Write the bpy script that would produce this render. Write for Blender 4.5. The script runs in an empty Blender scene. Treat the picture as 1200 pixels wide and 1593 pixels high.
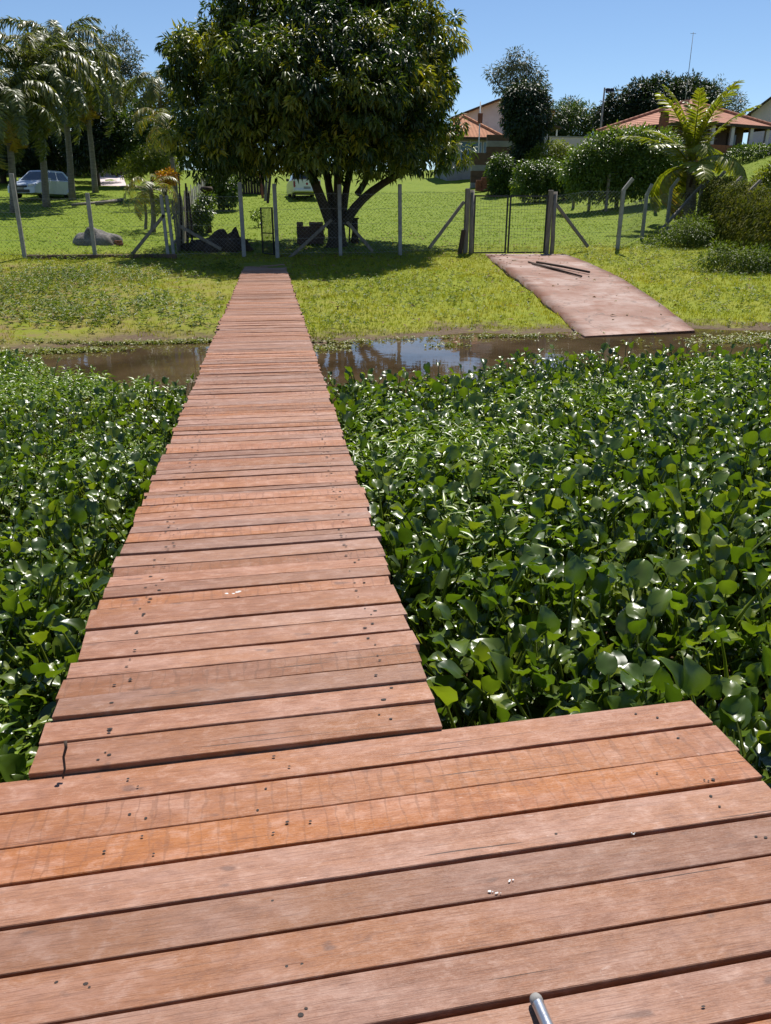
import bpy, math, random
import numpy as np
from mathutils import Vector, Matrix

random.seed(7)
rng = np.random.default_rng(11)
R = math.radians
sc = bpy.context.scene
col = sc.collection

# ------------------------------------------------------------------ camera
EYE = 1.5
PITCH = 21.209
YAW = 8.155
cam_d = bpy.data.cameras.new('camera')
cam_d.sensor_fit = 'VERTICAL'
cam_d.sensor_height = 36.0
cam_d.lens = 36.0 * 1197.0 / 1593.0
cam_d.clip_start = 0.05
cam_d.clip_end = 3000
cam = bpy.data.objects.new('camera', cam_d)
cam.location = (0, 0, EYE)
cam.rotation_euler = (R(90 - PITCH), 0, R(-YAW))
col.objects.link(cam)
sc.camera = cam

# ------------------------------------------------------------------ sky, sun, exposure
SUN_AZ, SUN_EL = 24.0, 58.0            # azimuth from +Y towards +X
world = bpy.data.worlds.new('World')
sc.world = world
world.use_nodes = True
wn = world.node_tree
wn.nodes.clear()
sky = wn.nodes.new('ShaderNodeTexSky')
sky.sky_type = 'NISHITA'
sky.sun_disc = False
sky.sun_elevation = R(SUN_EL)
sky.sun_rotation = R(SUN_AZ)
sky.altitude = 1200
sky.air_density = 1.0
sky.dust_density = 0.0
sky.ozone_density = 4.5
bg = wn.nodes.new('ShaderNodeBackground')
bg.inputs['Strength'].default_value = 0.088
wo = wn.nodes.new('ShaderNodeOutputWorld')
wn.links.new(sky.outputs[0], bg.inputs[0])
wn.links.new(bg.outputs[0], wo.inputs[0])

sd = bpy.data.lights.new('sun', 'SUN')
sd.energy = 4.9
sd.angle = R(0.53)
sd.color = (1.0, 0.95, 0.87)
sun = bpy.data.objects.new('sun', sd)
sv = Vector((math.sin(R(SUN_AZ)) * math.cos(R(SUN_EL)), math.cos(R(SUN_AZ)) * math.cos(R(SUN_EL)), math.sin(R(SUN_EL))))
sun.rotation_euler = sv.to_track_quat('Z', 'Y').to_euler()
sun.location = (10, 20, 40)
col.objects.link(sun)

sc.view_settings.view_transform = 'Standard'
sc.view_settings.look = 'None'
sc.view_settings.exposure = 0.4
sc.view_settings.gamma = 1.0
sc.view_settings.use_curve_mapping = False
sc.render.engine = 'CYCLES'
cy = sc.cycles
cy.max_bounces = 6
cy.diffuse_bounces = 3
cy.glossy_bounces = 3
cy.transmission_bounces = 3
cy.transparent_max_bounces = 6
cy.caustics_reflective = False
cy.caustics_refractive = False
cy.use_denoising = True

# ------------------------------------------------------------------ helpers
FPX = 1197.0
_t, _y = R(PITCH), R(YAW)
FW = np.array([math.sin(_y) * math.cos(_t), math.cos(_y) * math.cos(_t), -math.sin(_t)])
RT = np.array([math.cos(_y), -math.sin(_y), 0.0])
UP = np.cross(RT, FW)
EYEP = np.array([0, 0, EYE])

def at(px, py, Y):
    """world point at distance Y along the walk for a place measured in the photograph"""
    r = FW + RT * (px - 600) / FPX - UP * (py - 796.5) / FPX
    return EYEP + r * (Y / r[1])

def sstep(a, b, v):
    t = np.clip((np.asarray(v, float) - a) / (b - a), 0, 1)
    return t * t * (3 - 2 * t)

GY = [-400, 8, 11.2, 12.8, 14.0, 15.0, 18.0, 22.0, 25.0, 27.0, 31.0, 36, 42, 50, 60, 75, 85, 120, 300, 900]
GZ = [-1.6, -1.5, -1.2, -0.8, -0.60, -0.50, -0.29, -0.10, 0.02, 0.16, 0.50, .93, 1.46, 2.2, 3.1, 4.75, 5.5, 6.5, 8, 10]

def gz(x, y):
    x = np.asarray(x, float); y = np.asarray(y, float)
    wob = 0.35 * np.sin(x * .55 + 1.3) + 0.22 * np.sin(x * 1.37 + .4) + 0.12 * np.sin(x * 3.1)
    wob = wob + 1.5 * (1 - sstep(-5.2, -2.7, x))
    ye = y + wob * sstep(8, 12, y) * (1 - sstep(16, 22, y))
    z = np.interp(ye, GY, GZ)
    h = np.clip(x - 11, 0, 17.5)
    z = z + 0.0108 * h * h * sstep(24, 37, y) * (1 - .6 * sstep(58, 90, y))
    z = z + .05 * np.clip(x - 2, 0, 9) / 3 * sstep(23, 27, y) * (1 - sstep(32, 45, y))
    z = z + sstep(13.5, 16, y) * (.02 * np.sin(x * 1.9 + y * 1.1) + .015 * np.sin(x * 4.3 - y * 3.1) + .012 * np.sin(x * 7.1 + y * 6.3))
    return z

RAMP = {'tl': (7.25, 26.7), 'tr': (9.95, 26.4), 'bl': (5.6, 13.5), 'br': (7.85, 13.75)}
def ramp_z(y):
    return np.interp(y, [13.2, 16, 20, 24, 27.4], [-.645, -.39, -.10, .09, .20]) + .045

_gz0 = gz
def gz(x, y):
    z = _gz0(x, y); x = np.asarray(x, float); y = np.asarray(y, float)
    t = (y - 13.4) / 13.8
    xl = RAMP['bl'][0] + (RAMP['tl'][0] - RAMP['bl'][0]) * t; xr = RAMP['br'][0] + (RAMP['tr'][0] - RAMP['br'][0]) * t
    m = (t > 0) & (t < 1.05) & (x > xl - .25) & (x < xr + .25)
    return np.where(m, np.minimum(z, ramp_z(y) - .05), z)

def g(x, y):
    return float(gz(x, y))

def tag(o, label=None, cat=None, group=None, kind=None):
    if label: o['label'] = label
    if cat: o['category'] = cat
    if group: o['group'] = group
    if kind: o['kind'] = kind
    return o

def empty(name, loc, label, cat, group=None, rz=0.0):
    o = bpy.data.objects.new(name, None)
    o.location = loc
    o.rotation_euler = (0, 0, rz)
    o.empty_display_size = .2
    col.objects.link(o)
    return tag(o, label, cat, group)

def link_mesh(name, me, mat, parent=None, loc=(0, 0, 0), rot=(0, 0, 0)):
    o = bpy.data.objects.new(name, me)
    if mat is not None and len(me.materials) == 0:
        me.materials.append(mat)
    o.location = loc
    o.rotation_euler = rot
    if parent is not None:
        o.parent = parent
    col.objects.link(o)
    return o

class MB:
    """collects shapes, then becomes one mesh"""
    def __init__(self):
        self.v = []; self.f = []
    def add(self, verts, faces):
        n = len(self.v)
        self.v += [tuple(p) for p in verts]
        self.f += [tuple(i + n for i in f) for f in faces]
        return self
    def box(self, c, s, M=None, ch=0.0):
        hx, hy, hz = s[0] / 2, s[1] / 2, s[2] / 2
        if ch <= 0:
            vs = [Vector((a * hx, b * hy, d * hz)) for d in (-1, 1) for b in (-1, 1) for a in (-1, 1)]
            fs = [(0, 2, 3, 1), (4, 5, 7, 6), (0, 1, 5, 4), (2, 6, 7, 3), (0, 4, 6, 2), (1, 3, 7, 5)]
        else:
            vs = []; fs = []
            ring = [(-hx + ch, -hy), (hx - ch, -hy), (hx, -hy + ch), (hx, hy - ch), (hx - ch, hy), (-hx + ch, hy), (-hx, hy - ch), (-hx, -hy + ch)]
            for (z, k) in ((-hz, 1), (-hz + ch, 0), (hz - ch, 0), (hz, 1)):
                for (x, y) in ring:
                    vs.append(Vector((x * (1 - k * ch / hx), y * (1 - k * ch / hy), z)))
            for q in range(3):
                for i in range(8):
                    j = (i + 1) % 8
                    fs.append((q * 8 + i, q * 8 + j, q * 8 + 8 + j, q * 8 + 8 + i))
            fs.append(tuple(range(7, -1, -1))); fs.append(tuple(range(24, 32)))
        if M is not None:
            vs = [M @ v for v in vs]
        c = Vector(c)
        return self.add([v + c for v in vs], fs)
    def beam(self, a, b, w, h, up=(0, 0, 1), ch=0.0):
        a = Vector(a); b = Vector(b); d = b - a
        y = d.normalized(); x = y.cross(Vector(up))
        if x.length < 1e-4: x = y.cross(Vector((1, 0, 0)))
        x.normalize(); z = x.cross(y)
        M = Matrix((x, y, z)).transposed()
        return self.box((a + b) / 2, (w, d.length, h), M, ch)
    def tube(self, pts, rad, n=8, cap=True):
        pts = [Vector(p) for p in pts]
        if not hasattr(rad, '__len__'): rad = [rad] * len(pts)
        base = len(self.v); prev = None
        for i, p in enumerate(pts):
            d = (pts[min(i + 1, len(pts) - 1)] - pts[max(i - 1, 0)]).normalized()
            ref = prev if prev is not None else (Vector((1, 0, 0)) if abs(d.x) < .9 else Vector((0, 1, 0)))
            x = (ref - d * ref.dot(d)).normalized(); prev = x
            y = d.cross(x)
            for k in range(n):
                a = 2 * math.pi * k / n
                self.v.append(tuple(p + (x * math.cos(a) + y * math.sin(a)) * rad[i]))
        for i in range(len(pts) - 1):
            for k in range(n):
                j = (k + 1) % n
                self.f.append((base + i * n + k, base + i * n + j, base + (i + 1) * n + j, base + (i + 1) * n + k))
        if cap:
            self.f.append(tuple(base + k for k in range(n - 1, -1, -1)))
            self.f.append(tuple(base + (len(pts) - 1) * n + k for k in range(n)))
        return self
    def prism(self, poly, x0, x1):
        """polygon in (y, z), extruded along x"""
        n = len(poly)
        vs = [(x0, p[0], p[1]) for p in poly] + [(x1, p[0], p[1]) for p in poly]
        fs = [tuple(range(n)), tuple(range(2 * n - 1, n - 1, -1))]
        fs += [(i, i + n, (i + 1) % n + n, (i + 1) % n) for i in range(n)]
        return self.add(vs, fs)
    def mesh(self, name, smooth=False):
        me = bpy.data.meshes.new(name)
        me.from_pydata(self.v, [], self.f)
        if smooth:
            me.polygons.foreach_set('use_smooth', [True] * len(me.polygons))
        me.update()
        return me
    def obj(self, name, mat, parent=None, smooth=False, loc=(0, 0, 0), rot=(0, 0, 0)):
        return link_mesh(name, self.mesh(name, smooth), mat, parent, loc, rot)

def np_mesh(name, V, F, tint=None, smooth=False):
    """V (n,3); F list of int arrays (m,k) with the same or different k"""
    me = bpy.data.meshes.new(name)
    loops = np.concatenate([f.ravel() for f in F]).astype(np.int32)
    sizes = np.concatenate([np.full(len(f), f.shape[1], np.int32) for f in F])
    starts = np.concatenate([[0], np.cumsum(sizes)[:-1]]).astype(np.int32)
    me.vertices.add(len(V)); me.vertices.foreach_set('co', np.asarray(V, np.float32).ravel())
    me.loops.add(len(loops)); me.loops.foreach_set('vertex_index', loops)
    me.polygons.add(len(sizes)); me.polygons.foreach_set('loop_start', starts); me.polygons.foreach_set('loop_total', sizes)
    if smooth:
        me.polygons.foreach_set('use_smooth', np.ones(len(sizes), bool))
    me.update(calc_edges=True)
    if tint is not None:
        a = me.attributes.new('tint', 'FLOAT', 'POINT')
        a.data.foreach_set('value', np.asarray(tint, np.float32))
    me.validate()
    return me

def unit(a):
    return a / np.maximum(np.linalg.norm(a, axis=-1, keepdims=True), 1e-9)

def frames(d, n):
    """columns: x side, y along d, z normal"""
    y = unit(d); x = unit(np.cross(y, n)); z = np.cross(x, y)
    return np.stack([x, y, z], -1)

def spread_template(tv, tf, pos, M, scale, tint):
    """copies of a template (k,3) with frames M (N,3,3), scale (N,3)"""
    N = len(pos); k = len(tv)
    loc = tv[None] * scale[:, None, :]
    V = np.einsum('nij,nkj->nki', M, loc) + pos[:, None, :]
    off = (np.arange(N) * k)[:, None, None]
    F = [(f[None] + off).reshape(-1, f.shape[1]) for f in tf]
    return V.reshape(-1, 3), F, np.repeat(tint, k)

def merge(parts):
    Vs, Fs, Ts, o = [], [], [], 0
    for V, F, T in parts:
        Vs.append(V); Ts.append(T); Fs += [f + o for f in F]; o += len(V)
    return np.concatenate(Vs), Fs, np.concatenate(Ts)

LANCE = (np.array([[0, 0, 0], [-.5, .38, .10], [0, .42, -.02], [.5, .38, .10], [0, 1, -.22]], float),
         [np.array([[0, 3, 2], [0, 2, 1], [1, 2, 4], [2, 3, 4]])])
OVAL = (np.array([[0, 0, 0], [-.42, .22, .10], [-.46, .6, .10], [0, 1, -.10], [.46, .6, .10], [.42, .22, .10], [0, .45, -.03]], float),
        [np.array([[0, 6, 1], [1, 6, 2], [2, 6, 3], [3, 6, 4], [4, 6, 5], [5, 6, 0]])])
BLADE = (np.array([[-.5, 0, 0], [.5, 0, 0], [.32, .55, .06], [-.32, .55, .06], [0, 1, .28]], float),
         [np.array([[0, 1, 2], [0, 2, 3], [3, 2, 4]])])

# ------------------------------------------------------------------ materials
MATS = {}
def new_mat(name):
    m = bpy.data.materials.new(name); m.use_nodes = True
    nt = m.node_tree; nt.nodes.clear()
    out = nt.nodes.new('ShaderNodeOutputMaterial')
    return m, nt, out

def N(nt, kind, **kw):
    n = nt.nodes.new(kind)
    for k, v in kw.items():
        if k.startswith('_'): setattr(n, k[1:], v)
        else: n.inputs[k].default_value = v
    return n

def ramp(nt, stops, interp='LINEAR'):
    r = nt.nodes.new('ShaderNodeValToRGB'); r.color_ramp.interpolation = interp
    els = r.color_ramp.elements
    while len(els) > 2: els.remove(els[-1])
    els[0].position = stops[0][0]; els[0].color = (*stops[0][1], 1)
    els[1].position = stops[-1][0]; els[1].color = (*stops[-1][1], 1)
    for p, c in stops[1:-1]:
        e = els.new(p); e.color = (*c, 1)
    return r

def mixc(nt, fac, a, b, mode='MIX'):
    m = nt.nodes.new('ShaderNodeMix'); m.data_type = 'RGBA'; m.blend_type = mode
    for sock, v in ((m.inputs[0], fac), (m.inputs[6], a), (m.inputs[7], b)):
        if hasattr(v, 'links'): nt.links.new(v, sock)
        elif isinstance(v, (int, float)): sock.default_value = v
        else: sock.default_value = (*v, 1)
    return m.outputs[2]

def leaf_mat(name, cols, rough=.4, trans=.3, spec=.5, tcol=None):
    m, nt, out = new_mat(name)
    a = N(nt, 'ShaderNodeAttribute', _attribute_name='tint')
    r = ramp(nt, [(i / (len(cols) - 1), c) for i, c in enumerate(cols)])
    nt.links.new(a.outputs['Fac'], r.inputs[0])
    tex = N(nt, 'ShaderNodeTexCoord')
    no = N(nt, 'ShaderNodeTexNoise', Scale=9.0, Detail=2.0)
    nt.links.new(tex.outputs['Object'], no.inputs['Vector'])
    hs = N(nt, 'ShaderNodeHueSaturation')
    mr = N(nt, 'ShaderNodeMapRange'); mr.inputs[1].default_value = .3; mr.inputs[2].default_value = .7; mr.inputs[3].default_value = .75; mr.inputs[4].default_value = 1.25
    nt.links.new(no.outputs[0], mr.inputs[0]); nt.links.new(mr.outputs[0], hs.inputs['Value'])
    nt.links.new(r.outputs[0], hs.inputs['Color'])
    p = N(nt, 'ShaderNodeBsdfPrincipled', Roughness=rough)
    p.inputs['Specular IOR Level'].default_value = spec
    nt.links.new(hs.outputs[0], p.inputs['Base Color'])
    if trans > 0:
        t = N(nt, 'ShaderNodeBsdfTranslucent')
        tc = mixc(nt, 1.0, hs.outputs[0], tcol or (1.6, 1.7, .55), 'MULTIPLY')
        nt.links.new(tc, t.inputs[0])
        mx = N(nt, 'ShaderNodeMixShader', Fac=trans)
        nt.links.new(p.outputs[0], mx.inputs[1]); nt.links.new(t.outputs[0], mx.inputs[2])
        nt.links.new(mx.outputs[0], out.inputs[0])
    else:
        nt.links.new(p.outputs[0], out.inputs[0])
    MATS[name] = m
    return m

def plain_mat(name, ca, cb=None, rough=.7, scale=6.0, spec=.4, metal=0.0, bump=.15, stretch=(1, 1, 1), cc=None):
    """two or three colours mixed by noise, with relief"""
    m, nt, out = new_mat(name)
    tex = N(nt, 'ShaderNodeTexCoord')
    mp = N(nt, 'ShaderNodeMapping'); mp.inputs['Scale'].default_value = stretch
    nt.links.new(tex.outputs['Object'], mp.inputs[0])
    oi = N(nt, 'ShaderNodeObjectInfo')
    ad = N(nt, 'ShaderNodeVectorMath', _operation='ADD'); sc_ = N(nt, 'ShaderNodeMath', _operation='MULTIPLY'); sc_.inputs[1].default_value = 31.0
    nt.links.new(oi.outputs['Random'], sc_.inputs[0]); nt.links.new(mp.outputs[0], ad.inputs[0]); nt.links.new(sc_.outputs[0], ad.inputs[1])
    no = N(nt, 'ShaderNodeTexNoise', Scale=scale, Detail=6.0, Roughness=.62)
    nt.links.new(ad.outputs[0], no.inputs['Vector'])
    cb = cb or tuple(c * .75 for c in ca)
    stops = [(.3, cb), (.68, ca)] if cc is None else [(.28, cb), (.5, ca), (.72, cc)]
    r = ramp(nt, stops); nt.links.new(no.outputs[0], r.inputs[0])
    p = N(nt, 'ShaderNodeBsdfPrincipled', Roughness=rough, Metallic=metal)
    p.inputs['Specular IOR Level'].default_value = spec
    nt.links.new(r.outputs[0], p.inputs['Base Color'])
    if bump:
        n2 = N(nt, 'ShaderNodeTexNoise', Scale=scale * 6, Detail=4.0)
        nt.links.new(ad.outputs[0], n2.inputs['Vector'])
        b = N(nt, 'ShaderNodeBump', Strength=bump, Distance=.02)
        nt.links.new(n2.outputs[0], b.inputs['Height']); nt.links.new(b.outputs[0], p.inputs['Normal'])
    nt.links.new(p.outputs[0], out.inputs[0])
    MATS[name] = m
    return m

def wood_mat():
    m, nt, out = new_mat('weathered_red_wood')
    tex = N(nt, 'ShaderNodeTexCoord'); oi = N(nt, 'ShaderNodeObjectInfo')
    mul = N(nt, 'ShaderNodeMath', _operation='MULTIPLY'); mul.inputs[1].default_value = 53.0
    nt.links.new(oi.outputs['Random'], mul.inputs[0])
    ad = N(nt, 'ShaderNodeVectorMath', _operation='ADD')
    nt.links.new(tex.outputs['Object'], ad.inputs[0]); nt.links.new(mul.outputs[0], ad.inputs[1])
    def tx(scale, vec, detail=5, rough=.6, dist=0.0):
        mp = N(nt, 'ShaderNodeMapping'); mp.inputs['Scale'].default_value = vec
        nt.links.new(ad.outputs[0], mp.inputs[0])
        n = N(nt, 'ShaderNodeTexNoise', Scale=scale, Detail=detail, Roughness=rough, Distortion=dist)
        nt.links.new(mp.outputs[0], n.inputs['Vector'])
        return n.outputs[0]
    grain = tx(1.0, (3.5, 70, 70), 8, .7, .6)
    fine = tx(1.0, (10, 330, 330), 4, .6)
    blotch = tx(1.0, (3.2, 9, 9), 5, .65)
    big = tx(1.0, (1.1, 3.0, 3.0), 3, .5)
    wear = tx(1.0, (9, 34, 34), 6, .75)
    mid = tx(1.0, (5, 150, 150), 5, .65, .4)
    mott = tx(1.0, (14, 22, 22), 7, .72, .3)
    scuff = tx(1.0, (24, 40, 40), 5, .7, .8)
    base = ramp(nt, [(.2, (.205, .080, .040)), (.45, (.265, .108, .055)), (.6, (.310, .134, .070)), (.8, (.36, .172, .095))])
    nt.links.new(grain, base.inputs[0])
    c = base.outputs[0]
    # orange where the rain has not bleached it, pale pinkish grey where it has
    f = ramp(nt, [(.40, (.75, .75, .75)), (.58, (0, 0, 0))]); nt.links.new(big, f.inputs[0])
    c = mixc(nt, f.outputs[0], c, (.320, .128, .050))
    f = ramp(nt, [(.46, (0, 0, 0)), (.66, (.62, .62, .62))]); nt.links.new(blotch, f.inputs[0])
    c = mixc(nt, f.outputs[0], c, (.375, .205, .150))
    f = ramp(nt, [(.50, (0, 0, 0)), (.68, (.60, .60, .60))]); nt.links.new(mott, f.inputs[0])
    c = mixc(nt, f.outputs[0], c, (.46, .275, .205))
    f = ramp(nt, [(.32, (.55, .55, .55)), (.47, (0, 0, 0))]); nt.links.new(mott, f.inputs[0])
    c = mixc(nt, f.outputs[0], c, (.185, .075, .042))
    f = ramp(nt, [(.66, (0, 0, 0)), (.74, (.6, .6, .6))]); nt.links.new(scuff, f.inputs[0])
    c = mixc(nt, f.outputs[0], c, (.58, .42, .35))
    f = ramp(nt, [(.34, (.35, .35, .35)), (.46, (0, 0, 0))]); nt.links.new(mid, f.inputs[0])
    c = mixc(nt, f.outputs[0], c, (.13, .052, .030))
    f = ramp(nt, [(.36, (.40, .40, .40)), (.46, (0, 0, 0))]); nt.links.new(fine, f.inputs[0])
    c = mixc(nt, f.outputs[0], c, (.13, .052, .030))
    # a few long splits in the grain
    crk = tx(1.0, (1.6, 120, 120), 2, .4, .3)
    f = ramp(nt, [(.265, (.9, .9, .9)), (.29, (0, 0, 0))]); nt.links.new(crk, f.inputs[0])
    c = mixc(nt, f.outputs[0], c, (.045, .02, .012))
    # saw marks across some of the boards
    wn_ = N(nt, 'ShaderNodeTexWhiteNoise', _noise_dimensions='1D'); nt.links.new(oi.outputs['Random'], wn_.inputs['W'])
    mps = N(nt, 'ShaderNodeMapping'); mps.inputs['Scale'].default_value = (1, .22, 0); nt.links.new(ad.outputs[0], mps.inputs[0])
    wv = N(nt, 'ShaderNodeTexWave', Scale=7.0, Distortion=7.0, Detail=3.0, _bands_direction='X'); wv.inputs['Detail Scale'].default_value = 2.0; wv.inputs['Detail Roughness'].default_value = .7
    nt.links.new(mps.outputs[0], wv.inputs['Vector'])
    f = ramp(nt, [(.90, (0, 0, 0)), (.99, (.65, .65, .65))]); nt.links.new(wv.outputs[1], f.inputs[0])
    gt = N(nt, 'ShaderNodeMath', _operation='GREATER_THAN'); gt.inputs[1].default_value = .66
    nt.links.new(wn_.outputs[0], gt.inputs[0])
    fm = N(nt, 'ShaderNodeMath', _operation='MULTIPLY'); nt.links.new(f.outputs[0], fm.inputs[0]); nt.links.new(gt.outputs[0], fm.inputs[1])
    fk = N(nt, 'ShaderNodeMath', _operation='MULTIPLY'); nt.links.new(fm.outputs[0], fk.inputs[0]); nt.links.new(blotch, fk.inputs[1])
    c = mixc(nt, fk.outputs[0], c, (.13, .055, .03))
    # knots and stains
    st = tx(1.0, (7, 16, 16), 2, .5)
    f = ramp(nt, [(.69, (0, 0, 0)), (.74, (.75, .75, .75))]); nt.links.new(st, f.inputs[0])
    c = mixc(nt, f.outputs[0], c, (.14, .07, .05))
    # each board its own shade
    hs = N(nt, 'ShaderNodeHueSaturation')
    def rng_map(src, a, b):
        mr = N(nt, 'ShaderNodeMapRange'); mr.inputs[3].default_value = a; mr.inputs[4].default_value = b
        nt.links.new(src, mr.inputs[0]); return mr.outputs[0]
    nt.links.new(rng_map(oi.outputs['Random'], .78, 1.20), hs.inputs['Value'])
    nt.links.new(rng_map(wn_.outputs[0], .86, 1.12), hs.inputs['Saturation'])
    nt.links.new(c, hs.inputs['Color'])
    p = N(nt, 'ShaderNodeBsdfPrincipled'); p.inputs['Specular IOR Level'].default_value = .38
    nt.links.new(hs.outputs[0], p.inputs['Base Color'])
    rr = N(nt, 'ShaderNodeMapRange'); rr.inputs[3].default_value = .40; rr.inputs[4].default_value = .62
    nt.links.new(blotch, rr.inputs[0]); nt.links.new(rr.outputs[0], p.inputs['Roughness'])
    b = N(nt, 'ShaderNodeBump', Strength=.55, Distance=.004)
    hsum = N(nt, 'ShaderNodeMath', _operation='ADD'); nt.links.new(grain, hsum.inputs[0]); nt.links.new(fine, hsum.inputs[1])
    nt.links.new(hsum.outputs[0], b.inputs['Height']); nt.links.new(b.outputs[0], p.inputs['Normal'])
    nt.links.new(p.outputs[0], out.inputs[0])
    return m

def ground_mat():
    m, nt, out = new_mat('grassy_soil')
    geo = N(nt, 'ShaderNodeNewGeometry'); sep = N(nt, 'ShaderNodeSeparateXYZ')
    nt.links.new(geo.outputs['Position'], sep.inputs[0])
    def tx(scale, detail=5, rough=.6):
        n = N(nt, 'ShaderNodeTexNoise', Scale=scale, Detail=detail, Roughness=rough)
        nt.links.new(geo.outputs['Position'], n.inputs['Vector']); return n.outputs[0]
    a = tx(.35, 4); b = tx(2.6, 6, .7); c3 = tx(14.0, 5, .7)
    r = ramp(nt, [(.25, (.135, .170, .010)), (.5, (.195, .225, .014)), (.75, (.260, .265, .026))])
    nt.links.new(b, r.inputs[0])
    f = ramp(nt, [(.45, (0, 0, 0)), (.7, (.55, .55, .55))]); nt.links.new(a, f.inputs[0])
    c = mixc(nt, f.outputs[0], r.outputs[0], (.27, .25, .035))
    f = ramp(nt, [(.32, (.35, .35, .35)), (.5, (0, 0, 0))]); nt.links.new(c3, f.inputs[0])
    c = mixc(nt, f.outputs[0], c, (.09, .125, .012))
    ml = N(nt, 'ShaderNodeMapRange'); ml.inputs[1].default_value = 26.5; ml.inputs[2].default_value = 30
    nt.links.new(sep.outputs[1], ml.inputs[0])
    lw_ = ramp(nt, [(.3, (.105, .170, .009)), (.7, (.165, .225, .013))]); nt.links.new(b, lw_.inputs[0])
    mq = N(nt, 'ShaderNodeMath', _operation='MULTIPLY'); mq.inputs[1].default_value = .8; nt.links.new(ml.outputs[0], mq.inputs[0])
    c = mixc(nt, mq.outputs[0], c, lw_.outputs[0])
    # bare soil on the bank to the left and along the water
    mx = N(nt, 'ShaderNodeMapRange'); mx.inputs[1].default_value = 3.0; mx.inputs[2].default_value = -7.0
    nt.links.new(sep.outputs[0], mx.inputs[0])
    my = N(nt, 'ShaderNodeMapRange'); my.inputs[1].default_value = 27; my.inputs[2].default_value = 24
    nt.links.new(sep.outputs[1], my.inputs[0])
    q = N(nt, 'ShaderNodeMath', _operation='MULTIPLY'); nt.links.new(mx.outputs[0], q.inputs[0]); nt.links.new(my.outputs[0], q.inputs[1])
    fs = ramp(nt, [(.43, (0, 0, 0)), (.60, (1, 1, 1))]); nt.links.new(b, fs.inputs[0])
    q2 = N(nt, 'ShaderNodeMath', _operation='MULTIPLY'); nt.links.new(q.outputs[0], q2.inputs[0]); nt.links.new(fs.outputs[0], q2.inputs[1])
    c = mixc(nt, q2.outputs[0], c, (.19, .12, .075))
    zz = N(nt, 'ShaderNodeMath', _operation='ADD'); sm = N(nt, 'ShaderNodeMath', _operation='MULTIPLY'); sm.inputs[1].default_value = .28
    nt.links.new(b, sm.inputs[0]); nt.links.new(sep.outputs[2], zz.inputs[0]); nt.links.new(sm.outputs[0], zz.inputs[1])
    fz = N(nt, 'ShaderNodeMapRange'); fz.inputs[1].default_value = -.36; fz.inputs[2].default_value = -.43
    nt.links.new(zz.outputs[0], fz.inputs[0])
    mud = ramp(nt, [(.3, (.075, .05, .03)), (.7, (.17, .12, .075))]); nt.links.new(c3, mud.inputs[0])
    c = mixc(nt, fz.outputs[0], c, mud.outputs[0])
    p = N(nt, 'ShaderNodeBsdfPrincipled', Roughness=.9); p.inputs['Specular IOR Level'].default_value = .15
    nt.links.new(c, p.inputs['Base Color'])
    bm = N(nt, 'ShaderNodeBump', Strength=.35, Distance=.04); nt.links.new(c3, bm.inputs['Height']); nt.links.new(bm.outputs[0], p.inputs['Normal'])
    nt.links.new(p.outputs[0], out.inputs[0])
    return m

def water_mat():
    m, nt, out = new_mat('muddy_water')
    geo = N(nt, 'ShaderNodeNewGeometry')
    n = N(nt, 'ShaderNodeTexNoise', Scale=3.2, Detail=3.0); nt.links.new(geo.outputs['Position'], n.inputs['Vector'])
    n2 = N(nt, 'ShaderNodeTexNoise', Scale=1.1, Detail=4.0); nt.links.new(geo.outputs['Position'], n2.inputs['Vector'])
    r = ramp(nt, [(.35, (.050, .033, .017)), (.7, (.105, .070, .038))]); nt.links.new(n2.outputs[0], r.inputs[0])
    p = N(nt, 'ShaderNodeBsdfPrincipled', Roughness=.03, IOR=1.33)
    nt.links.new(r.outputs[0], p.inputs['Base Color'])
    b = N(nt, 'ShaderNodeBump', Strength=.07, Distance=.02); nt.links.new(n.outputs[0], b.inputs['Height']); nt.links.new(b.outputs[0], p.inputs['Normal'])
    nt.links.new(p.outputs[0], out.inputs[0])
    return m

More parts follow.
